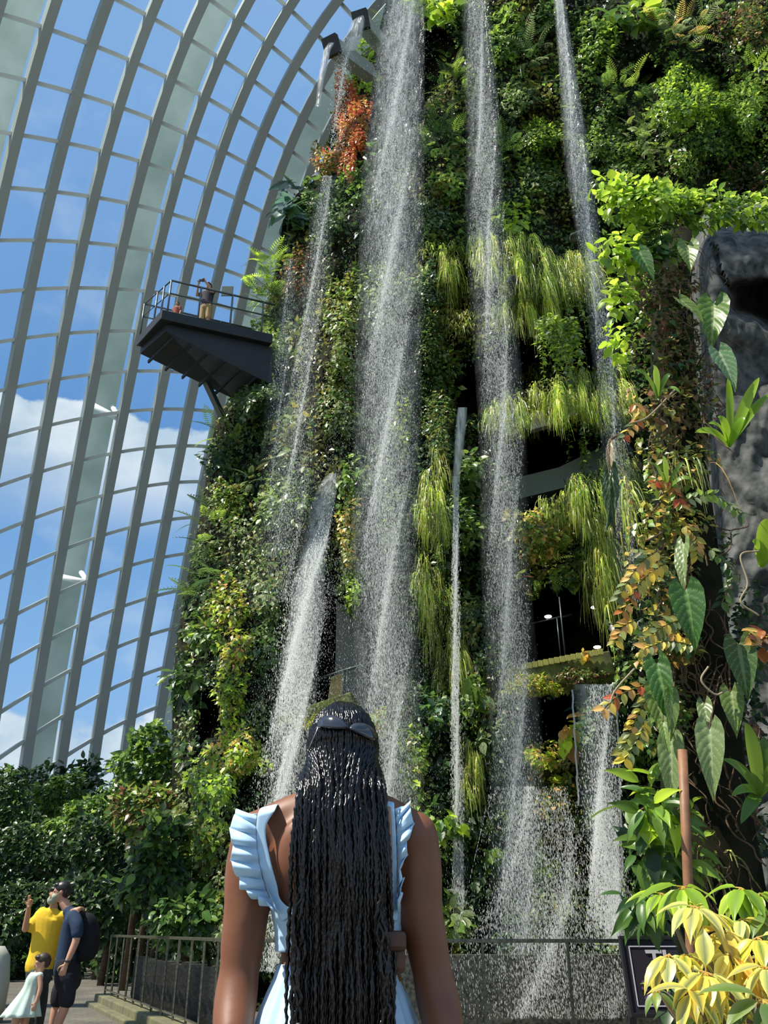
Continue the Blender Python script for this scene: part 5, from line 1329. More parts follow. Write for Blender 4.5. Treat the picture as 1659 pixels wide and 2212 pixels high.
# ------------------------------------------------------------------ people
def skin(name, c, rough=.5, c2=None):
    m = mat(name, c, rough, nscale=14, col2=c2 or tuple(v * .88 for v in c)); b = m.node_tree.nodes['Principled BSDF']
    b.inputs['Subsurface Weight'].default_value = .05; b.inputs['Subsurface Radius'].default_value = (.02, .008, .004)
    return m
def cloth(name, c, c2=None): return mat(name, c, .85, nscale=40, col2=c2 or tuple(v * .9 for v in c), bump=.08, spec=.2)
def limb(mb, pts, rr, n=12):
    P = [tuple(p) + ((r, r) if not isinstance(r, tuple) else r) for p, r in zip(pts, rr)]
    S = spline(P, 5); mb.loft([tuple(s[:3]) for s in S], [(max(s[3], .002), max(s[4], .002)) for s in S], n)
    for e in (S[0], S[-1]): mb.ell(e[:3], (e[3], e[4], min(e[3], e[4])), 12, 8)
def hand(mb, w, d, side, sc=1.0, curl=.4, up=None, pose=None):
    """w wrist, d direction of the palm, side = direction towards the thumb; five separate fingers"""
    w = Vector(w); d = Vector(d).normalized(); side = Vector(side); side = (side - d * side.dot(d)).normalized(); nrm_ = d.cross(side)
    if up is not None and nrm_.dot(Vector(up)) < 0: nrm_ = -nrm_
    pm = w + d * .085 * sc
    mb.loft([tuple(w), tuple(w + d * .03 * sc), tuple(pm)], [(.024 * sc, .018 * sc), (.036 * sc, .016 * sc), (.040 * sc, .013 * sc)], 12, True, tuple(side))
    Ls = [.070, .078, .073, .058]
    for i, L in enumerate(Ls):
        b = pm - d * .012 * sc + side * ((.030 - .020 * i) * sc)
        cu = curl if pose is None else pose[i]
        dd = (d + side * (.10 - .07 * i)).normalized(); P = [b]; ang = 0
        for k in range(3):
            ang += cu * (.5 + .3 * k); st = dd * math.cos(ang) + nrm_ * math.sin(ang); P.append(P[-1] + st * L * sc * (.42, .33, .25)[k])
        mb.tube([tuple(p) for p in P], [.0090 * sc, .0085 * sc, .0078 * sc, .0062 * sc], 8)
        mb.ell(tuple(P[-1]), (.0062 * sc,) * 3, 8, 5)
    b = w + d * .025 * sc + side * .028 * sc; tc_ = (curl if pose is None else pose[4])
    P = [b, b + (d * .6 + side * .8) .normalized() * .035 * sc, b + (d * .75 + side * .65).normalized() * .062 * sc + nrm_ * .02 * tc_ * sc, b + (d * .9 + side * .45).normalized() * .082 * sc + nrm_ * .04 * tc_ * sc]
    mb.tube([tuple(p) for p in P], [.013 * sc, .0115 * sc, .010 * sc, .007 * sc], 8)
def head(mb, c, fwd, s=1.0, tilt_=0.0):
    """head with face: eyes sockets, nose, lips, chin, ears; fwd horizontal facing direction; returns frame"""
    c = Vector(c); f = Vector(fwd).normalized(); r = f.cross(Vector((0, 0, 1))).normalized(); u = r.cross(f)
    R = Matrix((r, f, u)).transposed()
    def P(x, y, z): return tuple(c + R @ Vector((x * s, y * s, z * s)))
    mb.ell(P(0, -.008, .025), (.076 * s, .094 * s, .088 * s), 20, 14, R)
    mb.ell(P(0, .018, -.030), (.060 * s, .074 * s, .080 * s), 18, 12, R)
    mb.ell(P(0, .062, -.085), (.026 * s, .024 * s, .020 * s), 10, 8, R)
    mb.loft([P(0, .086, .020), P(0, .100, -.010), P(0, .106, -.026), P(0, .090, -.034)], [(.007 * s, .010 * s), (.010 * s, .012 * s), (.014 * s, .012 * s), (.010 * s, .008 * s)], 8)
    mb.ell(P(0, .084, -.054), (.022 * s, .012 * s, .006 * s), 10, 6, R); mb.ell(P(0, .082, -.064), (.019 * s, .012 * s, .007 * s), 10, 6, R)
    for sg in (-1, 1):
        mb.ell(P(sg * .030, .076, .018), (.017 * s, .012 * s, .009 * s), 10, 6, R)
        mb.ell(P(sg * .078, -.004, -.004), (.008 * s, .018 * s, .030 * s), 10, 8, R)
    return P, R
def hairmesh(mb, P, R, s, kind='short'):
    mb.ell(P(0, -.018, .042), (.086 * s, .100 * s, .086 * s), 22, 14, R)
    mb.ell(P(0, -.045, .0), (.080 * s, .070 * s, .075 * s), 18, 12, R)
    mb.ell(P(0, .050, .085), (.062 * s, .045 * s, .030 * s), 14, 10, R)
m_blk = mat('black_hair', (.018, .014, .012), .4, nscale=60, col2=(.006, .005, .005), bump=.4)
m_eye = mat('dark_eye', (.02, .015, .012), .2)
def eyes(P, R, s, root):
    e_ = MB()
    for sg in (-1, 1): e_.ell(P(sg * .031, .086, .016), (.011 * s, .004 * s, .0045 * s), 8, 6, R)
    child(e_.build('eyes', m_eye, smooth=True), root)
YF = 11.4
def fj(x, y, dy=0.0): return at(x, y, YF + dy)

# --- man in navy
feet = Vector((fj(128, 2150).x, YF, 0))
man = empty('person', feet, 0, 'man in navy t-shirt and dark shorts with black hair, seen from the side', 'person', None)
sk = skin('skin_light', (.55, .30, .19))
b = MB()
Ph, Rh = head(b, fj(133, 1927), (-1, -.28, -.08), .98)
limb(b, [fj(138, 1950), fj(152, 1972)], [.058, .065])
limb(b, [fj(158, 1980), fj(155, 2020), fj(148, 2070), fj(146, 2100)], [(.08, .15), (.10, .14), (.10, .135), (.105, .14)])
limb(b, [fj(162, 1985, -.2), fj(166, 2012, -.24), fj(164, 2032, -.25), fj(152, 2062, -.27), fj(143, 2082, -.28)], [.058, .05, .044, .036, .027])
hand(b, fj(143, 2082, -.28), (-.28, -.05, -1), (-1, -.2, 0), .95, .35, (1, .5, 0))
limb(b, [fj(150, 1985, .2), fj(146, 2030, .24), fj(140, 2075, .2)], [.055, .045, .03]); hand(b, fj(140, 2075, .2), (-.1, 0, -1), (-1, 0, 0), .95, .3)
for dy, dx in ((-.10, 4), (.10, -14)):
    k = fj(138 + dx, 2168, dy); an = Vector((feet.x + dx / 200, YF + dy, .09))
    limb(b, [fj(146 + dx * .6, 2112, dy * .8), (fj(148 + dx * .6, 2112, dy * .8) + k) / 2, k, k.lerp(an, .35), an], [.070, .070, .056, .055, .034])
    b.loft([tuple(an + Vector((.05, 0, -.04))), tuple(an + Vector((-.05, 0, -.045))), tuple(an + Vector((-.16, -.03, -.06)))], [(.04, .045), (.045, .04), (.035, .02)], 10)
child(remesh(b.build('body', sk), .008, 3), man)
t = MB()
limb(t, [fj(150, 1970), fj(160, 1984), fj(156, 2020), fj(148, 2060), fj(143, 2096)], [(.075, .10), (.115, .20), (.135, .185), (.130, .175), (.140, .185)], 18)
limb(t, [fj(160, 1980, -.16), fj(166, 1998, -.22), fj(167, 2016, -.245)], [.078, .075, .068]); limb(t, [fj(152, 1980, .16), fj(148, 2012, .23)], [.078, .068])
child(remesh(t.build('t_shirt', cloth('navy_cotton', (.025, .045, .085))), .011, 3), man)
t = MB()
limb(t, [fj(146, 2085), fj(147, 2118)], [(.14, .205), (.145, .21)], 16)
for dy, dx in ((-.10, 4), (.10, -14)): limb(t, [fj(146, 2112, dy), fj(142 + dx * .8, 2140, dy), fj(140 + dx, 2160, dy)], [.105, .10, .092])
child(remesh(t.build('shorts', cloth('dark_shorts_cloth', (.022, .022, .030))), .011, 3), man)
h_ = MB(); hairmesh(h_, Ph, Rh, .98); child(remesh(h_.build('hair', m_blk), .008, 2), man)
mk_ = MB(); mk_.ell(Ph(0, .068, -.048), (.058, .046, .046), 14, 10, Rh); mk_.tube([Ph(.055, .05, -.03), Ph(.078, 0, .0)], .003, 5); mk_.tube([Ph(-.055, .05, -.03), Ph(-.078, 0, .0)], .003, 5)
child(mk_.build('face_mask', cloth('pale_green_mask', (.36, .42, .30)), smooth=True), man)
eyes(Ph, Rh, .98, man)
w_ = MB(); q = fj(146, 2076, -.278); w_.loft([tuple(q + Vector((.005, 0, .012))), tuple(q + Vector((-.004, 0, -.012)))], [(.034, .034), (.034, .034)], 14)
child(w_.build('wristwatch', mat('watch_strap', (.06, .05, .04), .4), smooth=True), man)
sh_ = MB()
for dy, dx in ((-.10, 4), (.10, -14)): sh_.loft([tuple(Vector((feet.x + dx / 200 + x, YF + dy, z))) for x, z in ((.09, .05), (.02, .05), (-.1, .045), (-.2, .03))], [(.045, .045), (.055, .05), (.05, .04), (.035, .025)], 12)
child(sh_.build('shoes', mat('dark_shoe', (.04, .04, .045), .5), smooth=True), man)
bp = MB(); P_ = [fj(178, 1978), fj(188, 1992), fj(191, 2025), fj(188, 2055), fj(178, 2066)]
limb(bp, P_, [(.05, .10), (.11, .15), (.13, .16), (.12, .15), (.06, .11)], 18)
bk = empty('backpack', fj(188, 2050), 0, 'black backpack on the back of the man in navy', 'backpack')
child(remesh(bp.build('pack', cloth('black_nylon', (.012, .013, .016))), .014, 3), bk)
st_ = MB(); st_.loft([tuple(fj(180, 1975, -.14)), tuple(fj(163, 1969, -.13)), tuple(fj(150, 1985, -.12)), tuple(fj(152, 2020, -.14))], [(.012, .03)] * 4, 8); child(st_.build('strap', cloth('black_webbing', (.02, .02, .024)), smooth=True), bk)

# --- person in yellow
YP = .45
feet2 = Vector((fj(75, 2150, YP).x, YF + YP, 0))
pe = empty('person', feet2, 0, 'person in yellow t-shirt raising a hand in a V sign beside the man in navy', 'person')
b = MB()
Pf, Rf = head(b, fj(119, 1936, YP), (-.25, -1, 0), .95)
limb(b, [fj(116, 1958, YP), fj(112, 1975, YP)], [.052, .06])
limb(b, [fj(105, 1985, YP), fj(98, 2040, YP), fj(84, 2095, YP)], [(.145, .085), (.135, .085), (.145, .09)])
limb(b, [fj(82, 1988, YP), fj(66, 1998, YP - .06), fj(54, 2007, YP - .12)], [.052, .045, .038]); limb(b, [fj(54, 2007, YP - .12), fj(59, 1980, YP - .16), fj(62, 1960, YP - .2)], [.038, .034, .026])
hand(b, fj(62, 1960, YP - .2), (.12, -.1, 1), (-1, -.1, 0), .95, .2, (0, -1, 0), pose=[.05, .05, 1.25, 1.3, 1.2])
limb(b, [fj(128, 1985, YP), fj(150, 1976, YP - .05), fj(176, 1972, YP - .18)], [.052, .045, .036]); limb(b, [fj(176, 1972, YP - .18), fj(178, 1966, YP - .4), fj(172, 1963, YP - .62)], [.036, .033, .026])
hand(b, fj(174, 1963, YP - .62), (-1, -.1, -.35), (0, -.3, -1), .95, .3, (0, 1, -.5))
for dx, dy in ((0, -.08), (14, .08)):
    k = fj(74 + dx, 2180, YP + dy); an = Vector((feet2.x + dx / 180 - .02, YF + YP + dy, .08)); limb(b, [fj(82 + dx * .6, 2105, YP + dy), k, an], [.08, .055, .036])
child(remesh(b.build('body', skin('skin_tan', (.52, .27, .15))), .008, 3), pe)
t = MB()
limb(t, [fj(112, 1972, YP), fj(104, 1984, YP), fj(100, 2020, YP), fj(92, 2060, YP), fj(84, 2088, YP)], [(.09, .075), (.19, .115), (.175, .12), (.165, .125), (.17, .13)], 18)
limb(t, [fj(88, 1982, YP), fj(74, 1994, YP - .03), fj(68, 2001, YP - .05)], [.078, .075, .072]); limb(t, [fj(122, 1982, YP), fj(146, 1977, YP - .03)], [.075, .066])
child(remesh(t.build('t_shirt', cloth('yellow_cotton', (.78, .52, .04))), .011, 3), pe)
t = MB(); limb(t, [fj(85, 2082, YP), fj(84, 2112, YP)], [(.16, .12), (.155, .12)], 16)
for dx, dy in ((0, -.08), (14, .08)):
    limb(t, [fj(80 + dx * .6, 2110, YP + dy), fj(74 + dx, 2165, YP + dy), Vector((feet2.x + dx / 180 - .02, YF + YP + dy, .12))], [.10, .078, .066])
child(remesh(t.build('trousers', cloth('dark_grey_cloth', (.05, .06, .065))), .011, 3), pe)
h_ = MB(); hairmesh(h_, Pf, Rf, .95); child(remesh(h_.build('hair', m_blk), .009, 2), pe); eyes(Pf, Rf, .95, pe)
mk_ = MB(); mk_.ell(Pf(0, .062, -.052), (.060, .046, .052), 14, 10, Rf); child(mk_.build('face_mask', cloth('grey_green_mask', (.33, .38, .30)), smooth=True), pe)
sh_ = MB()
for dx, dy in ((0, -.08), (14, .08)): sh_.loft([tuple(Vector((feet2.x + dx / 180 - .02, YF + YP + dy + y, z))) for y, z in ((.08, .05), (0, .05), (-.1, .04), (-.18, .03))], [(.04, .04), (.05, .05), (.045, .04), (.03, .025)], 12)
child(sh_.build('shoes', mat('grey_shoe', (.1, .1, .1), .5), smooth=True), pe)
# --- girl in mint dress
YG = -.25
gf = Vector((fj(30, 2200, YG).x, YF + YG, 0))
gi = empty('person', gf, 0, 'small girl in a pale mint dress leaning against the legs of the man in navy', 'person')
b = MB(); Pg, Rg = head(b, fj(91, 2080, YG), (-.75, -.45, -.15), .82)
limb(b, [fj(88, 2096, YG), fj(80, 2105, YG)], [.036, .045]); limb(b, [fj(78, 2108, YG), fj(60, 2150, YG)], [(.05, .045), (.06, .055)])
limb(b, [fj(86, 2108, YG - .08), fj(87, 2135, YG - .1), fj(78, 2165, YG - .12)], [.03, .026, .02]); hand(b, fj(78, 2165, YG - .12), (-.3, 0, -1), (-1, 0, 0), .7, .3)
limb(b, [fj(72, 2108, YG + .08), fj(70, 2140, YG + .1), fj(68, 2165, YG + .1)], [.03, .026, .02]); hand(b, fj(68, 2165, YG + .1), (-.1, 0, -1), (-1, 0, 0), .7, .3)
for dx, dy in ((0, -.05), (16, .05)):
    an = Vector((gf.x + dx / 180, YF + YG + dy, .06)); limb(b, [fj(46 + dx, 2170, YG + dy), (fj(46 + dx, 2170, YG + dy) + an) / 2, an], [.06, .045, .028])
child(remesh(b.build('body', sk), .007, 3), gi)
top_ = fj(80, 2100, YG); bot = fj(44, 2196, YG); d_ = (bot - top_); vs_ = []; n = 48; lev = 12
for i in range(lev + 1):
    t_ = i / lev; c = top_ + d_ * t_; rx = float(np.interp(t_, [0, .12, .3, .45, 1], [.065, .095, .085, .10, .21])); ry = rx * .8
    for k in range(n):
        a = 2 * math.pi * k / n; m_ = 1 + .10 * t_ * math.sin(a * 9 + .5)
        vs_.append(tuple(c + Vector((math.cos(a) * rx * m_, math.sin(a) * ry * m_, .04 * math.cos(a) * (-d_.x) * 0))))
fs_ = [(i * n + k, i * n + (k + 1) % n, (i + 1) * n + (k + 1) % n, (i + 1) * n + k) for i in range(lev) for k in range(n)]
m = MB(); m.add(vs_, fs_)
for c in (fj(85, 2107, YG - .07), fj(73, 2107, YG + .07)): m.ell(tuple(c), (.045, .04, .035), 12, 8)
o = child(m.build('dress', cloth('mint_cotton', (.56, .70, .62)), smooth=True), gi); md = o.modifiers.new('thick', 'SOLIDIFY'); md.thickness = .004
h_ = MB(); hairmesh(h_, Pg, Rg, .82); h_.ell(Pg(0, -.09, .02), (.03, .04, .03), 10, 8)
child(remesh(h_.build('hair', mat('brown_hair', (.06, .04, .028), .45, nscale=60, col2=(.03, .02, .015))), .008, 2), gi); eyes(Pg, Rg, .82, gi)
# pale rounded planter at the far left
s = MB(); c = fj(-16, 2090, 3.0); s.loft([(c.x, c.y, 0), (c.x, c.y, .5), (c.x, c.y, .85), (c.x, c.y, .98)], [(.26, .26), (.27, .27), (.22, .22), (.12, .12)], 24)
tag(s.build('bollard', mat('pale_stone', (.42, .42, .36), .7), smooth=True), 'pale rounded stone bollard cut by the left frame edge', 'bollard')

# --- two people on the platform
def small_person(base, H, fwd, label, shirt, trou, arms, sk_, bare=.25):
    r = empty('person', base, 0, label, 'person'); f = Vector(fwd).normalized(); rt = f.cross(Vector((0, 0, 1)))
    def L(x, y, z): return Vector(base) + rt * (x * H) + f * (y * H) + Vector((0, 0, z * H))
    s_ = H / 1.72
    b = MB(); P, R = head(b, L(0, 0, .935), fwd, s_)
    limb(b, [L(0, -.01, .88), L(0, -.01, .83)], [.055 * s_, .06 * s_])
    limb(b, [L(0, 0, .80), L(0, 0, .66), L(0, 0, .52)], [(.16 * s_, .10 * s_), (.14 * s_, .10 * s_), (.15 * s_, .11 * s_)])
    for sg in (-1, 1):
        limb(b, [L(sg * .055, 0, .5), L(sg * .06, .01, .28), L(sg * .06, -.01, .045)], [.085 * s_, .055 * s_, .036 * s_])
        b.loft([tuple(L(sg * .06, -.03, .03)), tuple(L(sg * .06, .03, .03)), tuple(L(sg * .065, .09, .015))], [(.04 * s_, .04 * s_), (.045 * s_, .035 * s_), (.03 * s_, .02 * s_)], 10)
        e_, w2 = arms[0 if sg < 0 else 1]
        limb(b, [L(sg * .11, 0, .80), L(*e_)], [.05 * s_, .04 * s_]); limb(b, [L(*e_), L(*w2)], [.04 * s_, .027 * s_])
        hand(b, L(*w2), L(*w2) - L(*e_), f * .3 + rt * (-sg), s_, .7, f)
    child(remesh(b.build('body', sk_), .009, 3), r)
    t = MB(); limb(t, [L(0, 0, .835), L(0, 0, .79), L(0, 0, .65), L(0, 0, .52)], [(.09 * s_, .07 * s_), (.185 * s_, .115 * s_), (.17 * s_, .125 * s_), (.17 * s_, .13 * s_)], 16)
    for sg in (-1, 1):
        e_ = arms[0 if sg < 0 else 1][0]; limb(t, [L(sg * .1, 0, .80), L(sg * .1, 0, .80).lerp(L(*e_), .6)], [.075 * s_, .066 * s_])
    child(remesh(t.build('t_shirt', shirt), .012, 3), r)
    t = MB(); limb(t, [L(0, 0, .54), L(0, 0, .47)], [(.165 * s_, .125 * s_), (.16 * s_, .125 * s_)], 14)
    for sg in (-1, 1): limb(t, [L(sg * .052, 0, .48), L(sg * .06, .005, bare)], [.10 * s_, .085 * s_])
    child(remesh(t.build('shorts', trou), .012, 3), r)
    h_ = MB(); hairmesh(h_, P, R, s_); child(remesh(h_.build('hair', m_blk), .009, 2), r); eyes(P, R, s_, r)
    return r, L, P, R
pb = at(443, 690, 20.35); pb.z = ZD
r, L, P, R = small_person(pb, 1.72, (-.3, -1, 0), 'person in dark grey shirt and tan shorts photographing from the platform', cloth('charcoal_cotton', (.07, .06, .07)), cloth('tan_cotton', (.38, .27, .13)),
             [((-.15, .10, .70), (-.05, .20, .86)), ((.15, .10, .70), (.09, .19, .84))], skin('skin_platform', (.42, .24, .16)))
cm = MB(); cm.box(L(.01, .235, .875), (.15, .03, .08)); ph_ = tag(cm.build('phone', mat('phone_black', (.02, .02, .025), .3), bevel=.006), 'dark phone held up by the person on the platform', 'phone')
cb = at(382, 668, 20.35); cb.z = ZD
small_person(cb, 1.02, (-.3, -1, 0), 'child on the platform, only the head showing above the deck edge', cloth('red_brown_cotton', (.32, .10, .07)), cloth('blue_cotton', (.08, .1, .16)),
             [((-.13, 0, .66), (-.13, .03, .52)), ((.13, 0, .66), (.13, .03, .52))], skin('skin_child', (.45, .24, .16)))

# ------------------------------------------------------------------ woman in the foreground
WY = 2.0
def wj(x, y, dy=0.0): return at(x, y, WY + dy)
wc = wj(728, 1950, .06)
wo_ = empty('person', (wc.x, WY + .06, 0), 0, 'woman seen from behind with very long black braids, pale blue ruffled crop top and skirt', 'person')
wsk = skin('skin_deep_brown', (.21, .080, .037), .5, (.18, .066, .031))
TR = [  # y px, centre x px, half width m, half depth m, centre dy
 (2300, 728, .168, .115, .07), (2180, 728, .155, .105, .07), (2120, 730, .138, .092, .065), (2070, 732, .122, .082, .06), (2010, 731, .124, .084, .058), (1950, 728, .134, .090, .055), (1890, 722, .150, .094, .05),
 (1840, 718, .160, .092, .05), (1800, 716, .158, .080, .05), (1770, 716, .130, .066, .055), (1745, 722, .085, .056, .06), (1715, 730, .056, .055, .07), (1680, 738, .052, .054, .08)]
TZ = []
for y, x, a_, b_, dy in TR:
    p = wj(x, y, dy); TZ.append((p.z, p.x, p.y, a_, b_))
TZn = np.array(sorted(TZ))
b = MB()
b.loft([(q[1], q[2], q[0]) for q in TZ], [(q[3], q[4]) for q in TZ], 30)
# shoulders, shoulder blades
for sx, x in ((-1, 560), (1, 888)):
    b.ell(wj(x, 1808, .05), (.062, .060, .058), 16, 12)
limb(b, [wj(722, 1745, .065), wj(640, 1765, .055), wj(565, 1800, .05)], [.055, .052, .052]); limb(b, [wj(735, 1745, .065), wj(815, 1762, .055), wj(885, 1800, .05)], [.055, .052, .052])
for x in (650, 790): b.ell(wj(x, 1840, -.022), (.055, .022, .075), 14, 10)
limb(b, [wj(552, 1815, .05), wj(538, 1880, .05), wj(533, 1960, .05), wj(524, 2040, .05), wj(516, 2105, .05)], [.055, .053, .050, .047, .042], 16)
limb(b, [wj(516, 2105, .05), wj(508, 2170, .03), wj(500, 2260, -.02), wj(500, 2360, -.06)], [.043, .045, .038, .026], 16)
limb(b, [wj(895, 1815, .05), wj(905, 1880, .05), wj(908, 1960, .05), wj(922, 2040, .05), wj(934, 2105, .05)], [.055, .052, .049, .046, .042], 16)
limb(b, [wj(934, 2105, .05), wj(948, 2170, .03), wj(966, 2260, -.02), wj(985, 2360, -.06)], [.043, .045, .038, .026], 16)
hand(b, wj(500, 2360, -.06), (.0, -.15, -1), (.3, 1, 0), .92, .35, (1, 0, 0)); hand(b, wj(985, 2360, -.06), (.05, -.15, -1), (-.3, 1, 0), .92, .35, (-1, 0, 0))
Pw, Rw = head(b, wj(741, 1632, .085), (.05, 1, .06), .86)
limb(b, [wj(734, 1720, .075), wj(738, 1660, .085)], [.055, .054])
for sg in (-1, 1):
    hp = Vector((wc.x + sg * .085, WY + .07, .92)); kn = Vector((wc.x + sg * .085, WY + .05, .50)); an = Vector((wc.x + sg * .09, WY + .08, .09))
    limb(b, [hp, hp.lerp(kn, .5), kn, kn.lerp(an, .35) + Vector((0, -.02, 0)), an], [.10, .088, .062, .06, .036], 16)
    b.loft([tuple(an + Vector((0, -.05, -.05))), tuple(an + Vector((0, .06, -.055))), tuple(an + Vector((sg * .01, .15, -.068)))], [(.032, .035), (.042, .03), (.042, .014)], 12)
child(remesh(b.build('body', wsk), .0065, 22, .6), wo_)
def onback(x, y, off=.006):
    p = wj(x, y, -.03)
    for _ in range(4):
        cx_, cy_, a_, b_ = [np.interp(p.z, TZn[:, 0], TZn[:, i]) for i in (1, 2, 3, 4)]
        u = max(-1, min(1, (p.x - cx_) / (a_ + off))); yy = cy_ - (b_ + off) * math.sqrt(max(0, 1 - u * u)) - off
        p = at(x, y, yy)
    p = Vector(p)
    lim = WY - .026 - .012 * (off / .011)
    if y < 1940 and p.y > lim: k_ = min(1, (1940 - y) / 60.0); p = at(x, y, p.y * (1 - k_) + lim * k_)
    return p
m_top = cloth('pale_blue_cotton', (.50, .70, .86), (.46, .66, .84))
def grid(name, rowsP, m, parent, thick=.003, sub=1):
    nr_ = len(rowsP); nc_ = len(rowsP[0]); V = [tuple(p) for r_ in rowsP for p in r_]
    Q = [(i * nc_ + j, i * nc_ + j + 1, (i + 1) * nc_ + j + 1, (i + 1) * nc_ + j) for i in range(nr_ - 1) for j in range(nc_ - 1)]
    me = bpy.data.meshes.new(name); me.from_pydata(V, [], Q); me.update(); o = link(name, me, m, smooth=True)
    md = o.modifiers.new('thick', 'SOLIDIFY'); md.thickness = thick; md.offset = 1
    if sub: s_ = o.modifiers.new('sub', 'SUBSURF'); s_.levels = sub; s_.render_levels = sub
    return child(o, parent)
# bodice : closed band round the torso, upper edge scooped at the back
ysb = [2056, 2040, 2020, 2000, 1980]
rowsP = []
for t_ in np.linspace(0, 1, 12):
    r_ = []
    for k in range(65):
        th = 2 * math.pi * k / 64
        back = max(0, -math.sin(th)); ytop = 1968 - 22 * abs(math.cos(th)) ** 3 if math.sin(th) <= 0 else 1946 - 50 * math.sin(th)
        y = 2056 + (ytop - 2056) * t_
        z = wj(728, y, .05).z
        cx_, cy_, a_, b_ = [np.interp(z, TZn[:, 0], TZn[:, i]) for i in (1, 2, 3, 4)]
        bust = .03 * max(0, math.sin(th)) * t_; wr = .0015 * math.sin(y * .35 + 3 * math.cos(th * 3))
        r_.append(Vector((cx_ + (a_ + .009 + wr) * math.cos(th), cy_ + (b_ + .009 + wr + bust) * math.sin(th), z)))
    rowsP.append(r_)
grid('crop_top_bodice', rowsP, m_top, wo_)
def strapgrid(outer, inner, front, name):
    O = spline(outer, 6); I = spline(inner, 6); n = min(len(O), len(I)); rowsP = []
    for i in range(n):
        r_ = []
        for t_ in (0, .33, .66, 1):
            x = O[i][0] * (1 - t_) + I[i][0] * t_; y = O[i][1] * (1 - t_) + I[i][1] * t_
            r_.append(onback(x, y, .011))
        rowsP.append(r_)
    # run over the shoulder to the front
    f0 = rowsP[0]
    ext = [[p + Vector((0, .04, .022)) for p in f0], [p + Vector((0, .09, .012)) for p in f0], [p + Vector((0, .135, -.04)) for p in f0]]
    rowsP = list(reversed(ext)) + rowsP
    return grid(name, rowsP, m_top, wo_), O
_, OL = strapgrid([(556, 1757), (553, 1800), (559, 1860), (574, 1920), (590, 1955), (606, 1992)], [(596, 1748), (574, 1790), (584, 1855), (598, 1912), (606, 1945), (640, 1972)], None, 'shoulder_strap')
_, OR = strapgrid([(852, 1748), (856, 1800), (858, 1860), (858, 1920), (860, 1955), (858, 1992)], [(822, 1742), (826, 1790), (826, 1855), (826, 1912), (824, 1945), (815, 1972)], None, 'shoulder_strap')
def ruffle(O, rim, nw_, sg):
    R_ = spline(rim, 10); n = 150; rowsP = []
    for i in range(n + 1):
        t_ = i / n; o = O[min(int(t_ * (len(O) - 1)), len(O) - 1)]; oi = t_ * (len(O) - 1); k = min(int(oi), len(O) - 2); fr = oi - k
        ox, oy = O[k][0] * (1 - fr) + O[k + 1][0] * fr, O[k][1] * (1 - fr) + O[k + 1][1] * fr
        ri = t_ * (len(R_) - 1); k = min(int(ri), len(R_) - 2); fr = ri - k
        rx, ry = R_[k][0] * (1 - fr) + R_[k + 1][0] * fr, R_[k][1] * (1 - fr) + R_[k + 1][1] * fr
        r_ = []
        for j in range(9):
            s_ = j / 8; x = ox * (1 - s_) + rx * s_; y = oy * (1 - s_) + ry * s_
            ph = t_ * nw_ * 2 * math.pi
            wv = math.sin(ph) * (.004 + .011 * s_) + .004 * math.sin(ph * 2.3 + 1) * s_
            y += 7 * s_ * math.cos(ph) ; x += sg * 5 * s_ * math.sin(ph * .5 + .6)
            p0 = onback(ox, oy, .013); Yb = p0.y * (1 - s_) + (WY - .030) * s_ - .014 * math.sin(math.pi * s_) + .05 * max(0, .25 - t_) * 4 * (.4 + .6 * s_)
            r_.append(at(x, y, Yb + wv))
        rowsP.append(r_)
    return grid('ruffle', rowsP, m_top, wo_, .002, 1)
ruffle(OL[:-3], [(520, 1752), (503, 1762), (499, 1800), (500, 1845), (508, 1888), (528, 1922), (556, 1944), (588, 1958)], 9, -1)
ruffle(OR[:-3], [(878, 1732), (890, 1745), (890, 1790), (880, 1835), (870, 1870), (868, 1900), (868, 1925), (860, 1938)], 9, 1)
# skirt
n = 192; lev = 26; rowsP = []
z0 = wj(728, 2082, .06).z
for i in range(lev + 1):
    t_ = i / lev; z = z0 - t_ * .72
    rx = float(np.interp(t_, [0, .02, .06, .18, .5, 1], [.124, .126, .140, .172, .25, .33])); ry = float(np.interp(t_, [0, .02, .06, .18, .5, 1], [.088, .090, .10, .135, .21, .28]))
    r_ = []
    for k in range(n + 1):
        a = 2 * math.pi * k / n
        pl_ = math.sin(a * 17 + .8 * math.sin(a * 5)) * .5 + .5 * math.sin(a * 29 + 2 * math.sin(a * 3)) * (1 - t_)
        m_ = 1 + min(.075, .012 + t_ * .22) * pl_
        r_.append(Vector((wc.x + .003 + rx * m_ * math.cos(a), WY + .06 + ry * m_ * math.sin(a), z)))
    rowsP.append(r_)
grid('skirt', rowsP, m_top, wo_, .002, 0)
sd = MB()
for sg in (-1, 1): sd.loft([(wc.x + sg * .09, WY + y, .012) for y in (.01, .08, .17, .26)], [(.03, .012), (.04, .012), (.045, .012), (.035, .012)], 14)
child(sd.build('sandals', mat('tan_sandal', (.3, .18, .09), .6), smooth=True), wo_)
# hair : inner mass and braids
m_br = mat('glossy_black_braids', (.004, .003, .003), .24, spec=.42)
h_ = MB()
hc = wj(741, 1628, .085)
h_.ell(tuple(hc + Vector((0, -.006, .006))), (.066, .088, .089), 24, 16)
pts = [(740, 1600, .05), (738, 1650, .035), (735, 1700, .015), (735, 1760, -.015), (738, 1850, -.04), (741, 1950, -.04), (741, 2050, -.035), (742, 2150, -.04), (745, 2260, -.04)]
rr = [(.060, .05), (.066, .045), (.070, .035), (.076, .026), (.082, .022), (.086, .022), (.090, .022), (.086, .02), (.06, .018)]
P_ = spline([tuple(wj(x, y, d)) + r_ for (x, y, d), r_ in zip(pts, rr)], 5)
h_.loft([tuple(p[:3]) for p in P_], [(p[3], p[4]) for p in P_], 24)
child(remesh(h_.build('hair_base', m_br), .008, 2), wo_)
rg = np.random.default_rng(21)
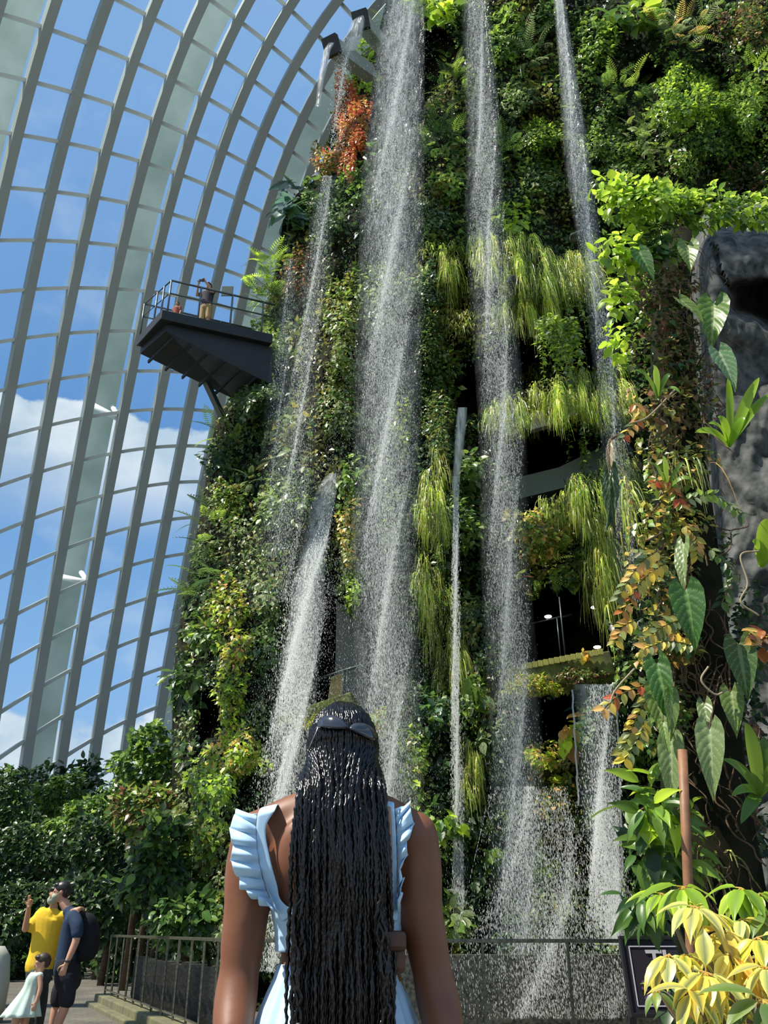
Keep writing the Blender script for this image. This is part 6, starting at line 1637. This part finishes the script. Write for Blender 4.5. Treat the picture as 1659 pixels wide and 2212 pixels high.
def braid_paths():
    out = []
    crown = hc + Vector((.004, .035, .118))
    for k in range(9):
        sg = -1 if k < 5 else 1; x0 = (640 if sg < 0 else 832); a_ = rg.uniform(4, 30); w0 = rg.uniform(0, 6)
        out.append([wj(x0 + sg * rg.uniform(-20, 0) + (a_ * sg * t + 3 * math.sin(w0 + t * 7)), 1930 + t * (330 + 60 * rg.random()), -.085 - .01 * rg.random()) for t in np.linspace(0, 1, 9)])
    for layer, (nb, off) in enumerate(((74, .0), (74, .006), (70, .011), (46, .016))):
        for i in range(nb):
            u = (i + .5 + rg.uniform(-.3, .3)) / nb * 2 - 1              # -1 left .. 1 right
            az = u * math.radians(104)
            P = []
            rx, ry, rz = .067 + off * .8, .092 + off, .091 + off * .8
            st = rg.uniform(.02, .18)
            for k in range(7):
                th = st + (math.radians(98) - st) * k / 6
                d = Vector((math.sin(th) * math.sin(az), -math.sin(th) * math.cos(az), math.cos(th)))
                P.append(hc + Vector((0, -.010, .010)) + Vector((d.x * rx, d.y * ry, d.z * rz)))
            x_s = 736 + u * 84 + rg.normal(0, 5); x_e = 741 + u * 98 + rg.normal(0, 9)
            if abs(u) > .8 and rg.random() < .35: x_e += np.sign(u) * rg.uniform(4, 22)
            yend = rg.uniform(2240, 2420)
            ks = [(1690, .25), (1760, .5), (1850, .7), (1950, .85), (2060, .95), (2160, 1), (yend, 1)]
            wv = rg.uniform(0, 6.3); wa = rg.uniform(1, 5.0)
            for y, f_ in ks:
                x = x_s * (1 - f_) + x_e * f_ + wa * math.sin(wv + y * .021)
                dp = float(np.interp(y, [1690, 1760, 1850, 1950, 2060, 2400], [-.040, -.066, -.078, -.078, -.074, -.076])) + .05 * u * u * (.6) - off * 1.1 + rg.normal(0, .005)
                P.append(wj(x, y, dp))
            out.append(P)
    return out
VB = []; QB = []; base = 0
NSD = 6
for P in braid_paths():
    S = np.array(spline([tuple(p) for p in P], 12)); d = np.linalg.norm(np.diff(S, axis=0), axis=1); L = np.concatenate([[0], np.cumsum(d)]); n = int(L[-1] / .0042)
    s_ = np.linspace(0, L[-1], n); C3 = np.stack([np.interp(s_, L, S[:, k]) for k in range(3)], -1)
    T = nrm(np.gradient(C3, axis=0)); X = nrm(np.cross(T, [[.15, -1, .3]])); Yv = np.cross(T, X)
    ph = s_ / .0125 * 2 * math.pi + rg.uniform(0, 6)
    r = rg.uniform(.0027, .0038) * (1 + .25 * np.abs(np.sin(ph / 2))) * np.interp(s_, [0, L[-1] * .75, L[-1]], [1.05, 1, .35])
    C3 = C3 + X * (np.sin(ph / 2) * .0011)[:, None]
    for k in range(NSD):
        a = 2 * math.pi * k / NSD
        tw = .25 * np.sin(ph + k * 2.1)
        VB.append(C3 + (X * math.cos(a) * 1.15 + Yv * math.sin(a)) * (r * (1 + tw * .6))[:, None])
    blk = np.stack(VB[-NSD:], 1).reshape(-1, 3); VB[-NSD:] = [blk]
    ii = np.arange(n - 1)[:, None] * NSD; kk = np.arange(NSD)[None]
    Q = np.stack([ii + kk, ii + (kk + 1) % NSD, ii + NSD + (kk + 1) % NSD, ii + NSD + kk], -1).reshape(-1, 4) + base
    QB.append(Q); base += n * NSD
me = np_mesh('braids', np.vstack(VB), np.vstack(QB), smooth=True)
child(tag(link('braids', me, m_br), 'long thin glossy black braids', kind='stuff'), wo_)
# sunglasses pushed to the back of the head
sgp = empty('sunglasses', wj(750, 1575, -.04), 0, 'dark sunglasses worn backwards high on the braids of the woman', 'sunglasses')
m_ln2 = mat('dark_lens', (.03, .035, .05), .12, spec=.8); m_f2 = mat('dark_lens_rim', (.012, .012, .014), .3)
def hd(x, y, off=.016):
    p = wj(x, y, -.03)
    for _ in range(5):
        q = p - (hc + Vector((0, -.01, .01))); ux, uz = q.x / (.070 + off), q.z / (.094 + off); p = at(x, y, hc.y - .01 - (.096 + off) * math.sqrt(max(.0, 1 - ux * ux - uz * uz)))
    return p
for poly_ in ([(688, 1570), (691, 1557), (703, 1549), (721, 1547), (738, 1554), (748, 1567), (749, 1574), (722, 1574)], [(753, 1574), (762, 1565), (778, 1563), (795, 1568), (807, 1579), (812, 1592), (806, 1599), (786, 1591), (766, 1581)]):
    cx_ = sum(p[0] for p in poly_) / len(poly_); cy_ = sum(p[1] for p in poly_) / len(poly_); V = [hd(cx_, cy_, .0225)]; S = [s_[:2] for s_ in spline(poly_ + [poly_[0]], 4)][:-1]; n = len(S)
    for f_, o_ in ((.6, .0223), (1, .0205)):
        for (x, y) in S: V.append(hd(cx_ + (x - cx_) * f_, cy_ + (y - cy_) * f_, o_))
    Q = [(0, 1 + k, 1 + (k + 1) % n) for k in range(n)] + [(1 + k, 1 + n + k, 1 + n + (k + 1) % n, 1 + (k + 1) % n) for k in range(n)]
    o = MB().add(V, Q).build('lens', m_ln2, smooth=True); md = o.modifiers.new('thick', 'SOLIDIFY'); md.thickness = .003; child(o, sgp)
    rim = [tuple(V[1 + n + k]) for k in range(n)]; rm_ = MB().tube(rim + [rim[0]], .0016, 6).build('rim', m_f2, smooth=True); rm_.parent = o; rm_.matrix_parent_inverse = Matrix.Translation(-Vector(sgp.location))
child(MB().tube([hd(748, 1571, .024), hd(753, 1572, .024)], .002, 6).build('bridge', m_f2), sgp)
child(MB().tube([tuple(hd(688, 1570, .022)), tuple(hd(676, 1598, .020)), tuple(hd(665, 1625, .016))], .0016, 6).build('temple', mat('metal_temple', (.5, .5, .5), .25, metal=.9), smooth=True), sgp)
child(MB().tube([tuple(hd(811, 1592, .022)), tuple(hd(816, 1612, .016))], .0016, 6).build('temple', m_f2, smooth=True), sgp)
# shoulder bag
bg_ = empty('shoulder_bag', wj(850, 2050, .0), 0, 'brown shoulder bag on a thin tan strap on the right hip of the woman', 'bag')
m_tan = mat('tan_leather', (.36, .22, .14), .55); m_bw = mat('brown_leather', (.10, .045, .025), .5, noise=.3, nscale=20)
P_ = [onback(838, 1748, .016) + Vector((0, .06, .01)), onback(838, 1748, .02), onback(840, 1800, .02), onback(841, 1870, .022), onback(840, 1950, .024), wj(845, 2035, -.035)]
S = spline([tuple(p) for p in P_], 6); child(MB().loft([tuple(s_) for s_ in S], [(.0065, .0015)] * len(S), 8).build('strap', m_tan, smooth=True), bg_)
bb = MB(); c = wj(848, 2058, .0); bb.box(c, (.05, .12, .075)); child(bb.build('bag_body', m_bw, bevel=.012), bg_)
bb = MB(); bb.box(c + Vector((0, -.012, .022)), (.054, .124, .038)); child(bb.build('flap', m_bw, bevel=.01), bg_)
